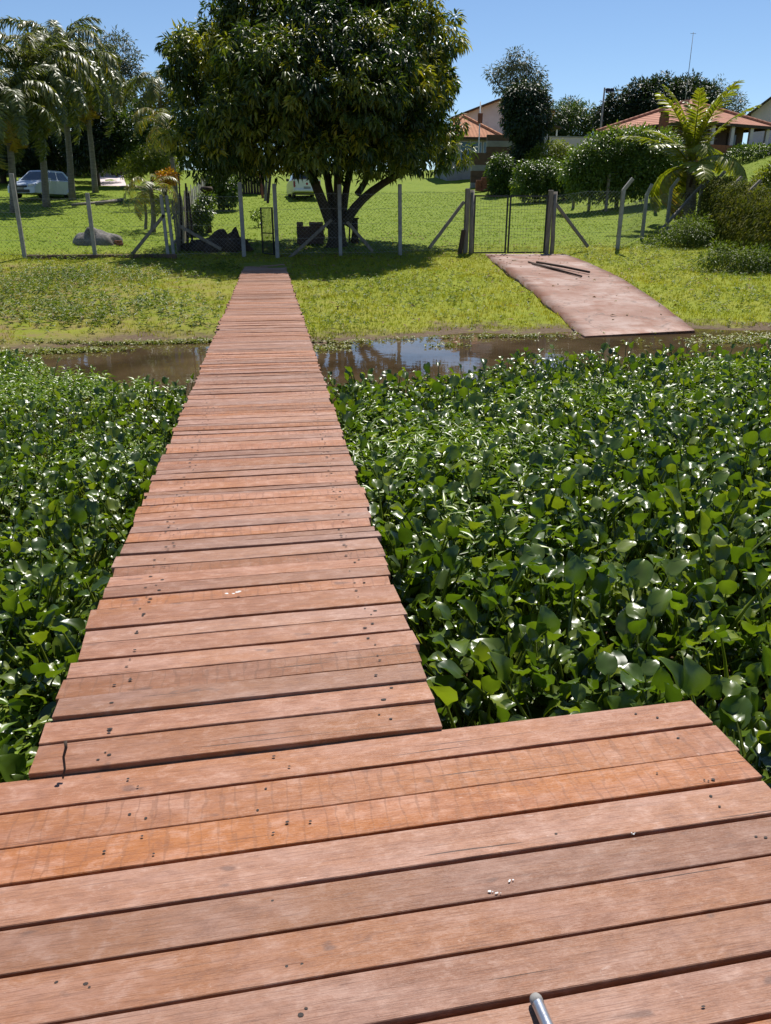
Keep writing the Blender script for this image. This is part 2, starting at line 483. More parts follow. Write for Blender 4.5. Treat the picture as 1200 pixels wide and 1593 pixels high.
def slab_mat():
    m, nt, out = new_mat('reddish_worn_concrete')
    geo = N(nt, 'ShaderNodeNewGeometry')
    def tx(scale, detail=6, rough=.65):
        n = N(nt, 'ShaderNodeTexNoise', Scale=scale, Detail=detail, Roughness=rough)
        nt.links.new(geo.outputs['Position'], n.inputs['Vector']); return n.outputs[0]
    r = ramp(nt, [(.3, (.185, .075, .042)), (.46, (.27, .150, .110)), (.66, (.41, .305, .265))]); nt.links.new(tx(.55), r.inputs[0])
    f = ramp(nt, [(.47, (0, 0, 0)), (.64, (.85, .85, .85))]); nt.links.new(tx(1.7), f.inputs[0])
    c = mixc(nt, f.outputs[0], r.outputs[0], (.215, .085, .045))
    f = ramp(nt, [(.56, (0, 0, 0)), (.72, (.6, .6, .6))]); nt.links.new(tx(5.0), f.inputs[0])
    c = mixc(nt, f.outputs[0], c, (.12, .085, .055))
    vo = N(nt, 'ShaderNodeTexVoronoi', Scale=.55, _feature='DISTANCE_TO_EDGE')
    wv = N(nt, 'ShaderNodeVectorMath', _operation='ADD'); nn = N(nt, 'ShaderNodeTexNoise', Scale=2.0, Detail=4.0)
    nt.links.new(geo.outputs['Position'], nn.inputs['Vector']); nt.links.new(geo.outputs['Position'], wv.inputs[0]); nt.links.new(nn.outputs[1], wv.inputs[1])
    nt.links.new(wv.outputs[0], vo.inputs['Vector'])
    f = ramp(nt, [(.0, (.7, .7, .7)), (.014, (0, 0, 0))]); nt.links.new(vo.outputs['Distance'], f.inputs[0])
    c = mixc(nt, f.outputs[0], c, (.10, .065, .05))
    p = N(nt, 'ShaderNodeBsdfPrincipled', Roughness=.75); p.inputs['Specular IOR Level'].default_value = .35
    nt.links.new(c, p.inputs['Base Color'])
    b = N(nt, 'ShaderNodeBump', Strength=.4, Distance=.02); nt.links.new(tx(9.0), b.inputs['Height']); nt.links.new(b.outputs[0], p.inputs['Normal'])
    nt.links.new(p.outputs[0], out.inputs[0])
    return m

def tile_mat(name, ca, cb, axis=0):
    """clay roof tiles too far away to tell apart: courses and rolls as relief"""
    m, nt, out = new_mat(name)
    tex = N(nt, 'ShaderNodeTexCoord')
    n = N(nt, 'ShaderNodeTexNoise', Scale=2.5, Detail=6.0, Roughness=.7); nt.links.new(tex.outputs['Object'], n.inputs['Vector'])
    r = ramp(nt, [(.3, cb), (.65, ca)]); nt.links.new(n.outputs[0], r.inputs[0])
    w = N(nt, 'ShaderNodeTexWave', Scale=1.1, _bands_direction='X' if axis == 0 else 'Y'); nt.links.new(tex.outputs['Object'], w.inputs['Vector'])
    w2 = N(nt, 'ShaderNodeTexWave', Scale=1.4, _bands_direction='Z', _wave_profile='SAW'); nt.links.new(tex.outputs['Object'], w2.inputs['Vector'])
    s = N(nt, 'ShaderNodeMath', _operation='ADD'); nt.links.new(w.outputs[1], s.inputs[0]); nt.links.new(w2.outputs[1], s.inputs[1])
    p = N(nt, 'ShaderNodeBsdfPrincipled', Roughness=.85); p.inputs['Specular IOR Level'].default_value = .2
    nt.links.new(r.outputs[0], p.inputs['Base Color'])
    b = N(nt, 'ShaderNodeBump', Strength=.7, Distance=.05); nt.links.new(s.outputs[0], b.inputs['Height']); nt.links.new(b.outputs[0], p.inputs['Normal'])
    nt.links.new(p.outputs[0], out.inputs[0])
    return m

WOOD = wood_mat()
NAIL = plain_mat('rusty_nail', (.03, .018, .014), (.012, .008, .007), rough=.7, bump=0)
CONC = plain_mat('grey_concrete', (.36, .35, .33), (.22, .21, .20), rough=.85, scale=5)
GREYWOOD = plain_mat('grey_weathered_timber', (.27, .235, .195), (.13, .11, .09), rough=.85, scale=4, stretch=(6, 6, .8))
PALEBOARD = plain_mat('pale_painted_board', (.52, .50, .48), (.36, .34, .32), rough=.8, scale=3)
DARKWOOD = plain_mat('dark_timber', (.075, .048, .032), (.035, .022, .016), rough=.8, scale=4, stretch=(6, 6, .8))
BARK = plain_mat('dark_bark', (.085, .066, .05), (.035, .027, .02), rough=.9, scale=5, bump=.6, stretch=(3, 3, .7))
PALMBARK = plain_mat('grey_palm_bark', (.26, .23, .20), (.12, .105, .09), rough=.9, scale=3, bump=.5, stretch=(1, 1, 7))
IRON = plain_mat('black_painted_iron', (.018, .018, .02), (.010, .010, .011), rough=.45, bump=0)
WIRE = plain_mat('galvanised_wire', (.34, .34, .33), (.2, .2, .19), rough=.5, metal=.5, bump=0)
STEEL = plain_mat('brushed_aluminium', (.62, .63, .66), (.45, .45, .48), rough=.32, metal=.9, scale=20, bump=.05)
BRICK = plain_mat('red_brick', (.32, .105, .058), (.17, .06, .04), rough=.85, scale=5)
GROUND = ground_mat(); WATER = water_mat(); SLAB = slab_mat()
ROCKM = plain_mat('grey_rock', (.24, .225, .21), (.075, .065, .058), rough=.9, scale=2.2, bump=.7)
EARTH = plain_mat('dark_earth', (.10, .07, .05), (.045, .032, .024), rough=.95, scale=3, bump=.8)
WHITE = plain_mat('white_paint', (.74, .74, .74), (.6, .6, .58), rough=.5, bump=.05)
PINK = plain_mat('pale_pink_plaster', (.70, .60, .60), (.60, .50, .50), rough=.85, scale=1.5)
GREYPL = plain_mat('grey_plaster', (.36, .35, .36), (.24, .235, .235), rough=.85, scale=1.5)
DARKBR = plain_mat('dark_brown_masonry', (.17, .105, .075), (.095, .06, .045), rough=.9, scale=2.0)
GLASS = plain_mat('dark_window_glass', (.035, .045, .06), (.02, .026, .035), rough=.08, spec=.6, bump=0)
BLUEGL = plain_mat('blue_window_panel', (.14, .23, .36), (.09, .15, .25), rough=.15, bump=0)
ORANGE = plain_mat('orange_plinth_brick', (.40, .135, .045), (.26, .09, .035), rough=.85)
TILE_O = tile_mat('orange_roof_tile', (.62, .29, .16), (.46, .20, .11))
TILE_R = tile_mat('red_roof_tile', (.50, .235, .155), (.33, .145, .095))
CARSIL = plain_mat('silver_car_paint', (.58, .64, .74), (.52, .58, .68), rough=.22, metal=.0, spec=.6, bump=0)
CARWHT = plain_mat('white_car_paint', (.78, .78, .78), (.72, .72, .72), rough=.25, spec=.6, bump=0)
TYRE = plain_mat('tyre_rubber', (.02, .02, .02), (.013, .013, .013), rough=.8, bump=0)
REDLAMP = plain_mat('red_lamp_plastic', (.35, .02, .02), (.25, .015, .015), rough=.2, bump=0)
CLEARL = plain_mat('headlamp_glass', (.65, .68, .70), (.5, .52, .55), rough=.1, bump=0)

MANGO = leaf_mat('mango_leaf', [(.018, .036, .008), (.032, .060, .011), (.058, .092, .015), (.24, .25, .026), (.40, .34, .03)], rough=.40, trans=.28, spec=.42)
HYA = leaf_mat('hyacinth_leaf', [(.046, .086, .011), (.080, .135, .014), (.125, .182, .018), (.198, .245, .027), (.17, .115, .045)], rough=.32, trans=.38, spec=.9, tcol=(1.45, 1.5, .4))
HERB = leaf_mat('waterside_herb_leaf', [(.06, .11, .012), (.12, .20, .018), (.19, .27, .03), (.28, .31, .06)], rough=.35, trans=.3)
DUCK = leaf_mat('floating_weed_leaf', [(.10, .13, .012), (.17, .20, .02), (.25, .25, .035), (.26, .19, .06)], rough=.5, trans=.25)
LAWNM = leaf_mat('lawn_blade', [(.085, .150, .008), (.135, .205, .011), (.195, .255, .016), (.29, .27, .05)], rough=.5, trans=.40, spec=.3, tcol=(1.5, 1.5, .6))
GRASSM = leaf_mat('grass_blade', [(.115, .155, .008), (.200, .235, .012), (.290, .295, .020), (.36, .30, .06)], rough=.5, trans=.40, spec=.3, tcol=(1.5, 1.5, .6))
WEED = leaf_mat('weed_leaf', [(.05, .095, .012), (.095, .145, .016), (.16, .195, .025), (.22, .16, .07)], rough=.5, trans=.3)
PALML = leaf_mat('palm_leaflet', [(.055, .075, .022), (.095, .120, .034), (.16, .17, .045), (.34, .22, .035)], rough=.42, trans=.25)
COCO = leaf_mat('coconut_leaflet', [(.11, .15, .016), (.18, .21, .022), (.25, .25, .03), (.36, .22, .03)], rough=.38, trans=.35)
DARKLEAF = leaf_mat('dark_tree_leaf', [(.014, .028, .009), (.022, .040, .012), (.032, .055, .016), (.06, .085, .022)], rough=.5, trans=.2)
MIDLEAF = leaf_mat('mid_green_leaf', [(.03, .055, .012), (.055, .09, .018), (.085, .13, .024), (.15, .18, .035)], rough=.4, trans=.3)
HEDGEL = leaf_mat('glossy_hedge_leaf', [(.035, .065, .010), (.075, .120, .016), (.14, .20, .026), (.24, .28, .06)], rough=.36, trans=.3)
EUCA = leaf_mat('grey_green_leaf', [(.06, .075, .06), (.085, .10, .075), (.11, .125, .085), (.14, .15, .10)], rough=.5, trans=.2)
YELLEAF = leaf_mat('yellow_green_leaf', [(.10, .14, .014), (.17, .20, .02), (.26, .26, .03), (.34, .24, .03)], rough=.4, trans=.35)
ORLEAF = leaf_mat('orange_yellow_leaf', [(.35, .20, .02), (.45, .26, .02), (.5, .16, .02), (.4, .3, .03)], rough=.4, trans=.3)
DRYVINE = leaf_mat('dry_vine_leaf', [(.05, .07, .012), (.10, .115, .018), (.16, .155, .03), (.22, .16, .06)], rough=.75, trans=.28, spec=.15)

# ------------------------------------------------------------------ terrain and water
gx = np.unique(np.concatenate([np.linspace(-600, -40, 29), np.linspace(-40, -14, 27), np.linspace(-14, 18, 97), np.linspace(18, 44, 27), np.linspace(44, 600, 29)]))
gy = np.unique(np.concatenate([np.linspace(-400, 0, 9), np.linspace(0, 11, 8), np.linspace(11, 30, 77), np.linspace(30, 90, 49), np.linspace(90, 900, 28)]))
X, Yg = np.meshgrid(gx, gy)
V = np.stack([X, Yg, gz(X, Yg)], -1).reshape(-1, 3)
nx, ny = len(gx), len(gy)
ii = (np.arange(ny - 1)[:, None] * nx + np.arange(nx - 1)[None]).ravel()
F = np.stack([ii, ii + 1, ii + nx + 1, ii + nx], -1)
tag(link_mesh('ground', np_mesh('ground', V, [F], smooth=True), GROUND), kind='structure')
WZ = -0.6
w = MB(); w.add([(-600, -399, WZ), (600, -399, WZ), (600, 15.2, WZ), (-600, 15.2, WZ)], [(0, 1, 2, 3)])
tag(w.obj('water', WATER), kind='structure')

# ------------------------------------------------------------------ decks
def plank_mesh(L, W, T, n=7, jit=.004, seedv=0):
    r = random.Random(seedv)
    ch = .0018
    sec = [(-W/2, -T), (W/2, -T), (W/2, -ch), (W/2-ch, 0), (-W/2+ch, 0), (-W/2, -ch)]
    vs = []; fs = []
    bow = r.uniform(-.004, .004); k = len(sec)
    for i in range(n):
        t = i / (n - 1); x = (t - .5) * L
        a = r.uniform(-jit, jit) * .5; b = r.uniform(-jit, jit) * .5; dz = bow * (1 - (2*t-1)**2) + r.uniform(-.0008, .0008)
        sk = r.uniform(-.006, .006) if i in (0, n-1) else 0
        for (y, z) in sec:
            vs.append((x + sk * y / W, y + (a if y < 0 else b), z + dz))
    for i in range(n-1):
        for j in range(k):
            q = (j+1) % k
            fs.append((i*k+j, (i+1)*k+j, (i+1)*k+q, i*k+q))
    fs.append(tuple(range(k))); fs.append(tuple((n-1)*k+j for j in range(k-1, -1, -1)))
    me = bpy.data.meshes.new('plank'); me.from_pydata(vs, [], fs); me.update()
    return me

def nail_disc(mb, x, y, z, r, e=1.0, ang=0.0):
    n = 7; ca, sa = math.cos(ang), math.sin(ang)
    vs = []
    for k in range(n):
        a = 2*math.pi*k/n; u = r*e*math.cos(a); v_ = r*math.sin(a)
        vs.append((x + u*ca - v_*sa, y + u*sa + v_*ca, z))
    mb.add(vs, [tuple(range(n))])

# near platform ---------------------------------------------------
plat = empty('dock_platform', (0, 0, 0), 'wide reddish timber platform with long boards in the foreground', 'dock')
TILT = R(2.48)
edges = [1.938, 1.803, 1.673, 1.544, 1.417, 1.293, 1.169, 1.043]
while edges[-1] > -1.6:
    edges.append(edges[-1] - random.uniform(.12, .135))
PX0, PX1 = -3.4, 1.315
gapw = [.010, .0045, .013, .010, .010, .0045, .014, .013]
plat_nails = MB()
for i in range(len(edges) - 1):
    y1, y0 = edges[i], edges[i+1]
    ga = gapw[i] if i < len(gapw) else .006
    yc = (y0 + y1 + ga) / 2; W = y1 - y0 - ga
    L = PX1 - PX0 + random.uniform(-.012, .012)
    xm = (PX0 + PX1) / 2
    dz = [0, -.003, .001, .0, -.002, .0, .001, -.001][i] if i < 8 else random.uniform(-.003, .003)
    o = link_mesh('plank', plank_mesh(L, W, .03, 9, .003, 100+i), WOOD, plat, (xm, yc + math.tan(TILT) * (xm - .25), dz), (R(random.uniform(-.35, .35)), 0, TILT + R(random.uniform(-.05, .05))))
    def yy(x): return yc + math.tan(TILT) * (x - .25)
    for xr in (-.43, -.02, 1.16):
        for q in range(random.choice((1, 2, 2, 3))):
            x = xr + random.gauss(0, .035); y = yy(x) + random.uniform(-.4, .4) * W
            nail_disc(plat_nails, x, y, dz + .0030, random.uniform(.0026, .0048), random.uniform(1, 1.6), random.uniform(-.3, .3))
    for q in range(random.choice((0, 1, 2))):
        x = random.uniform(-.6, 1.1); nail_disc(plat_nails, x, yy(x) + random.uniform(-.4, .4) * W, dz + .0030, random.uniform(.002, .004), random.uniform(1, 2.2), .05)
tag(plat_nails.obj('nail_holes', NAIL, plat), kind='stuff')
for x in (-3.2, -2.0, -.45, .0, 1.15):
    MB().beam((x, -1.55, -.105), (x, 1.86, -.105), .06, .14).obj('joist', DARKWOOD, plat)
for x in (-3.1, -.4, 1.08):
    for y in (-1.4, .2, 1.6):
        MB().tube([(x + .07, y, -1.7), (x + .07, y, -.04)], .06, 8).obj('pile', DARKWOOD, plat)

# long walk -------------------------------------------------------
walk = empty('boardwalk', (0, 1.95, 0), 'long narrow boardwalk of reddish planks running to the fence', 'boardwalk')
WX0, WX1 = -.757, .457
y = 1.921; i = 0
walk_nails = MB()
near_w = [.125, .105, .10, .112, .10, .108, .095, .15, .085, .095]
while y < 25.5:
    W = near_w[i] if i < len(near_w) else random.choice((.055, .07, .08, .09, .095, .10, .11, .12, .14))
    gp = random.choice((.003, .004, .005, .006, .008, .011, .016)) if i != 2 else .014
    tilt = R(2.45) * math.exp(-max(0, y - 3) / 3.5) + R(random.uniform(-.12, .12)) * (i > 0) + R(.5) * math.sin(y * .9)* (1 if y > 4 else 0)
    zt = .021 + .006 * math.sin(y * .7) + random.uniform(-.0035, .0035) + (.012 if i == 2 else 0) + .008*math.sin(y*2.3)*(1 if y > 8 else .2)
    if i == 0: zt = .014
    if i == 1: zt = .022
    jl, jr = random.gauss(0, .007), random.gauss(0, .007)
    if y > 10: jl *= 1.8; jr *= 1.8
    lx = WX0 + jl; rx = WX1 + jr
    yc = y + W / 2 + math.tan(tilt) * 0
    xm = (lx + rx) / 2
    T = .028
    link_mesh('plank', plank_mesh(rx - lx, W, T, 6, .004, 500 + i), WOOD, walk, (xm, yc - 1.95, zt), (R(random.uniform(-.9, .9)), R(random.uniform(-.15, .15)), tilt))
    if y < 9:
        for xr in (-.56, .30):
            for q in range(random.choice((1, 2, 2, 3))):
                nx_ = xr + random.gauss(0, .022); ny_ = yc + random.uniform(-.36, .36) * W
                nail_disc(walk_nails, nx_, ny_ - 1.95 + math.tan(tilt) * (nx_ - xm), zt + .0035, random.uniform(.0028, .0055), random.uniform(1, 2.0), 0)
    y += W + gp; i += 1
tag(walk_nails.obj('nail_holes', NAIL, walk), kind='stuff')
for x in (WX0 + .14, WX1 - .14):
    MB().beam((x, .03, -.08), (x, 23.4, -.08), .07, .13).obj('beam', DARKWOOD, walk)
yy_ = 3.2
while yy_ < 23:
    for x in (WX0 + .22, WX1 - .22):
        MB().tube([(x, yy_ - 1.95, -1.75), (x, yy_ - 1.95, -.02)], .05, 7).obj('pile', DARKWOOD, walk)
    yy_ += 2.4

# small things on the deck ----------------------------------------
mb = MB().tube([(0, 0, .006), (.006, .012, .03), (.002, .03, .056), (.012, .034, .085), (.010, .045, .10)], [.0028, .0034, .0036, .0042, .005], 6)
tag(mb.obj('twig', DARKWOOD, None, True, (-.655, 1.87, .002)), 'thin dark twisted twig standing at the edge of the boardwalk', 'twig')
pole = empty('metal_pole', (.458, 1.045, .012), 'slim silver metal pole end lying on the front boards', 'pole')
pl = MB().tube([(0, 0, .0), (.012, -.55, .10)], .0125, 14, cap=False); pl.obj('tube', STEEL, pole, True)
MB().tube([(-.0003, .006, -.001), (0, 0, 0), (.0006, -.012, .0022)], [.0105, .0132, .0132], 14).obj('end_cap', CONC, pole, True)
def splat(px, py, r, label, seedv):
    p = np.array([0, 0, 0.0]); rr = FW + RT * (px - 600) / FPX - UP * (py - 796.5) / FPX
    zz_ = .0045 if py > 1200 else .046
    p = EYEP + rr * ((zz_ - EYE) / rr[2])
    r_ = random.Random(seedv); mb = MB()
    for q in range(5):
        ox, oy = r_.gauss(0, r), r_.gauss(0, r * .5); n = 9; rad = r * r_.uniform(.25, .8)
        ring = [(ox + rad * r_.uniform(.6, 1.2) * math.cos(2*math.pi*k/n), oy + rad * .7 * r_.uniform(.6, 1.2) * math.sin(2*math.pi*k/n), 0) for k in range(n)]
        mb.add(ring + [(ox, oy, .0015)], [(k, (k+1) % n, n) for k in range(n)])
    tag(mb.obj('bird_dropping', WHITE, None, True, tuple(p)), label, 'dropping', 'white droppings on the boards')
splat(366, 922, .014, 'white splash in the middle of the boardwalk', 1)
splat(770, 1389, .006, 'small white speck on the platform, the lower left of two', 2)
splat(794, 1370, .005, 'small white speck on the platform, the upper right of two', 3)
splat(988, 1296, .004, 'faint white speck near the right side of the platform', 4)

# ------------------------------------------------------------------ ramp
RT_ = RAMP
def slab():
    nu, nv = 9, 29
    top = np.zeros((nv, nu, 3))
    for j in range(nv):
        t = j / (nv - 1)
        for i in range(nu):
            s = i / (nu - 1)
            # left edge bends a little, as cast
            bow = .28 * math.sin(math.pi * t) * (1 if s < .5 else 1) * (.6 + .4 * s)
            x = (RT_['bl'][0] * (1-s) + RT_['br'][0] * s) * (1-t) + (RT_['tl'][0] * (1-s) + RT_['tr'][0] * s) * t + bow * (.9 * s - .25)
            yv = (RT_['bl'][1] * (1-s) + RT_['br'][1] * s) * (1-t) + (RT_['tl'][1] * (1-s) + RT_['tr'][1] * s) * t
            e = .03 * (rng.random() - .5) if i in (0, nu-1) else 0
            top[j, i] = (x + e, yv, 0)
    for j in range(nv):
        for i in range(nu):
            x, yv = top[j, i, 0], top[j, i, 1]
            top[j, i, 2] = ramp_z(yv) + rng.normal(0, .002)
    return top
top = slab(); nv, nu = top.shape[:2]
V = np.concatenate([top.reshape(-1, 3), (top - np.array([0, 0, .22])).reshape(-1, 3)])
q = (np.arange(nv-1)[:, None] * nu + np.arange(nu-1)[None]).ravel()
Ft = np.stack([q, q+1, q+nu+1, q+nu], -1)
def side(idx):
    idx = np.array(idx); return np.stack([idx[:-1], idx[1:], idx[1:] + nv*nu, idx[:-1] + nv*nu], -1)
Fs = [Ft, side(np.arange(nv)*nu), side(np.arange(nv)*nu + nu-1), side(np.arange(nu)), side((nv-1)*nu + np.arange(nu))]
tag(link_mesh('boat_ramp', np_mesh('boat_ramp', V, Fs), SLAB), 'worn reddish concrete ramp sloping from the grass into the water', 'ramp')
for k, (a, b, r, lab) in enumerate([((828, 412), (905, 432), .026, 'dark thin timber pole lying nearest the left on the ramp'),
                                    ((835, 411), (917, 427), .032, 'dark thick timber pole lying on the right of the ramp stack'),
                                    ((822, 409), (898, 430), .022, 'short dark timber pole under the others on the ramp')]):
    def onramp(px, py):
        rr = FW + RT * (px - 600) / FPX - UP * (py - 796.5) / FPX
        for yq in np.linspace(14, 28, 561):
            p = EYEP + rr * (yq / rr[1])
            if p[2] < ramp_z(yq): return p
        return p
    A = onramp(*a); B = onramp(*b)
    A[2] += r + .01 + .02 * (k == 1); B[2] += r + .01 + .02 * (k == 1)
    tag(MB().tube([tuple(A), tuple((A + B) / 2 + np.array([.02, 0, .01])), tuple(B)], [r, r * 1.1, r * .9], 7).obj('timber_pole', DARKWOOD, None, True), lab, 'timber pole', 'poles lying on the ramp')

def left_bed(x, y):
    lim = np.interp(x, [-8, -4.4, -3.0, -1.9, -1.3, -.8], [13.4, 12.9, 11.2, 9.9, 9.5, 9.2]) + .18 * np.sin(x * 7) + .12 * np.sin(x * 17 + y * 5)
    return (x < -.78) & (y < lim)

# ------------------------------------------------------------------ water plants
def hyacinth_leaf(seedv):
    r = random.Random(seedv)
    h = r.uniform(.20, .42); bl = r.uniform(.058, .102); bw = bl * r.uniform(.68, 1.02)
    lean = r.uniform(.04, .14); cup = r.uniform(.15, .62); tiltb = R(r.uniform(5, 95)); curl = r.uniform(-.75, .35)
    vs = []; fs = []; tint = []
    n = 4; P = [(0, 0, 0), (0, lean * .3, h * .35), (0, lean * .65, h * .72), (0, lean, h)]
    rad = [.008, .010, .006, .004]
    for i, p in enumerate(P):
        for k in range(3):
            a = 2 * math.pi * k / 3; vs.append((p[0] + rad[i] * math.cos(a), p[1] + rad[i] * math.sin(a), p[2])); tint.append(.66)
    for i in range(3):
        for k in range(3):
            j = (k+1) % 3; fs.append((i*3+k, i*3+j, i*3+3+j, i*3+3+k))
    b = len(vs)
    rows = [(0, .30), (.08, .72), (.28, .98), (.52, 1.0), (.76, .76), (.93, .36), (1.0, .06)]
    d = (math.cos(tiltb), math.sin(tiltb)); nrm = (-math.sin(tiltb), math.cos(tiltb))
    cols = (-1, -.55, 0, .55, 1)
    skew = r.uniform(-.12, .12)
    for (v, wd) in rows:
        for c in cols:
            x = c * wd * bw / 2 + skew * bl * v * v
            zl = cup * bw * .5 * (abs(c) ** 1.6) * wd + curl * bl * .5 * v * v + r.uniform(-.0035, .0035) + .006 * math.sin(8 * v + 4 * c) * abs(c)
            yl = v * bl - .06 * bl * (abs(c)) * (v < .05)
            vs.append((x, lean + yl * d[0] + zl * nrm[0], h + yl * d[1] + zl * nrm[1])); tint.append(.0)
    m = len(cols)
    for i in range(len(rows)-1):
        for k in range(m-1):
            fs.append((b+i*m+k, b+i*m+k+1, b+(i+1)*m+k+1, b+(i+1)*m+k))
    return np.array(vs), np.array(fs), np.array(tint)

NT = 20
HT = [hyacinth_leaf(40 + k) for k in range(NT)]
TINTS = (.04, .24, .44, .66, .95)
HMESH = {}
for k in range(NT):
    for ti, tv in enumerate(TINTS):
        v_, f_, t_ = HT[k]
        tt = np.where(t_ > .5, .62, tv)
        me = np_mesh('leaf', v_, [f_], tt, True); me.materials.append(HYA); HMESH[k, ti] = me

def inside(poly, x, y):
    poly = np.asarray(poly); c = np.zeros(len(x), bool); j = len(poly) - 1
    for i in range(len(poly)):
        a, b = poly[i], poly[j]
        m = ((a[1] > y) != (b[1] > y)) & (x < (b[0]-a[0]) * (y-a[1]) / (b[1]-a[1] + 1e-12) + a[0])
        c ^= m; j = i
    return c

def visible_rank(P):
    d = P - EYEP; z = d @ FW
    u = np.abs(d @ RT) / np.maximum(z, .01) * FPX; v = np.abs(d @ UP) / np.maximum(z, .01) * FPX
    inn = (z > .3) & (u < 610) & (v < 805)
    hid = (P[:, 0] < PX1) & (P[:, 1] < 1.98 + .03)
    hid |= (P[:, 0] > WX0) & (P[:, 0] < WX1)
    return np.where(inn & ~hid, z, 1e6)

def hyacinth_mat(label, poly, n_plants, n_single, dens_fn, hscale, seedv):
    r = np.random.default_rng(seedv)
    poly = np.array(poly, float); lo, hi = poly.min(0), poly.max(0)
    px = r.uniform(lo[0], hi[0], n_plants * 4); py = r.uniform(lo[1], hi[1], n_plants * 4)
    ok = inside(poly, px, py) & (r.random(len(px)) < dens_fn(px, py))
    px, py = px[ok], py[ok]
    root = empty('water_hyacinth_bed', (float(poly[:, 0].mean()), float(poly[:, 1].mean()), WZ), label, 'water plants')
    nl = r.integers(6, 11, len(px))
    idx = np.repeat(np.arange(len(px)), nl)
    az0 = r.uniform(0, 6.28, len(px))[idx]
    az = az0 + r.uniform(0, 6.28, len(idx))
    size = (r.uniform(.7, 1.25, len(px))[idx]) * r.uniform(.72, 1.18, len(idx)) * hscale(px[idx], py[idx])
    lean = np.abs(r.normal(0, R(17), len(idx)))
    off = r.normal(0, .045, (len(idx), 2))
    pos = np.stack([px[idx] + off[:, 0], py[idx] + off[:, 1], np.full(len(idx), WZ - .06) + r.uniform(-.05, .03, len(idx))], -1)
    k = r.integers(0, NT, len(idx))
    shade = np.clip(r.normal(1.9, 1.0, len(idx)), 0, 3.4).astype(int)
    yel = yel = r.random(len(idx)) < .012
    ca, sa = np.cos(az), np.sin(az); cl, sl = np.cos(lean), np.sin(lean)
    # rotate template about X by -lean (leans towards +Y), then about Z by az
    Rx = np.zeros((len(idx), 3, 3)); Rx[:, 0, 0] = 1; Rx[:, 1, 1] = cl; Rx[:, 1, 2] = sl; Rx[:, 2, 1] = -sl; Rx[:, 2, 2] = cl
    Rz = np.zeros_like(Rx); Rz[:, 0, 0] = ca; Rz[:, 0, 1] = -sa; Rz[:, 1, 0] = sa; Rz[:, 1, 1] = ca; Rz[:, 2, 2] = 1
    M = Rz @ Rx
    tip = pos + np.stack([-sa, ca, 0 * ca], -1) * (size * (.14 + .36 * sl))[:, None]
    m_ = .03
    bad = ((tip[:, 0] < PX1 + m_) & (tip[:, 1] < 2.02)) | ((tip[:, 0] > WX0 - m_) & (tip[:, 0] < WX1 + m_))
    bad |= ((pos[:, 0] < PX1) & (pos[:, 1] < 1.99)) | ((pos[:, 0] > WX0) & (pos[:, 0] < WX1))
    ok = ~bad
    idx, pos, M, size, k, shade = idx[ok], pos[ok], M[ok], size[ok], k[ok], shade[ok]
    rank = visible_rank(pos + np.array([0, 0, .35]))
    order = np.argsort(rank); single = order[:n_single]
    base = np.array(root.location)
    for s in single:
        o = bpy.data.objects.new('leaf', HMESH[int(k[s]), int(shade[s])])
        o.location = Vector(pos[s] - base); o.rotation_euler = Matrix(M[s].tolist()).to_euler(); o.scale = (float(size[s]),) * 3
        o.parent = root; col.objects.link(o)
    rest = np.ones(len(idx), bool); rest[single] = False
    parts = []
    for q in range(NT):
        sel = rest & (k == q)
        tv, tf, tt = HT[q]
        Vq, Fq, Tq = spread_template(tv, [tf], pos[sel] - base, M[sel], np.repeat(size[sel][:, None], 3, 1), np.take(np.array(TINTS), shade[sel]))
        pet = np.tile(tt > .5, sel.sum()); Tq = np.where(pet, .62, Tq)
        parts.append((Vq, Fq, Tq))
    Va, Fa, Ta = merge(parts)
    tag(link_mesh('leaves', np_mesh('leaves', Va, Fa, Ta, True), HYA, root), kind='stuff')
    return root

pr = [(.50, 1.99), (1.36, 1.99), (1.36, -.5), (2.4, -.5), (3.4, 1.5), (6.6, 6.5), (11.5, 11.6), (9.0, 11.1), (7.6, 10.7), (6.4, 10.1), (5.6, 10.25), (4.2, 10.2), (3.2, 10.0), (2.3, 9.2), (1.5, 9.15), (.52, 8.8)]
def dr(x, y):
    herb = np.exp(-(((x - 1.35) / .75) ** 2 + ((y - 5.9) / 1.0) ** 2)) + .45 * np.exp(-(((x - 3.3) / 1.5) ** 2 + ((y - 7.4) / .7) ** 2))
    return np.clip(1 - .85 * herb, .1, 1) * np.where(y > 7, .75, 1)
hyacinth_mat('dense bed of dark green water hyacinth right of the boardwalk', pr, 2450, 295, dr, lambda x, y: np.clip(1.15 - .035 * (y - 3), .8, 1.2), 3)
pl_ = [(-.80, 1.99), (-.80, 9.0), (-1.2, 9.3), (-1.9, 9.2), (-3.0, 10.6), (-4.4, 12.6), (-7, 13.0), (-5.5, 8), (-3.2, 4), (-2.2, 1.99)]
def dl(x, y):
    open_ = 1.15 * np.exp(-(((x + 2.8) / 1.5) ** 2 + ((y - 9.4) / 1.5) ** 2)) + .7 * np.exp(-(((x + 1.5) / .8) ** 2 + ((y - 6.6) / .6) ** 2)) + .7 * np.exp(-(((x + 1.3) / .5) ** 2 + ((y - 2.6) / .5) ** 2))
    return np.clip(1 - .8 * open_, .12, 1) * np.where(y > 8.6, .4, 1)
hyacinth_mat('patchy bed of water hyacinth left of the boardwalk', pl_, 1150, 230, dl, lambda x, y: np.clip(1.0 - .035 * (y - 3), .62, 1.05), 5)

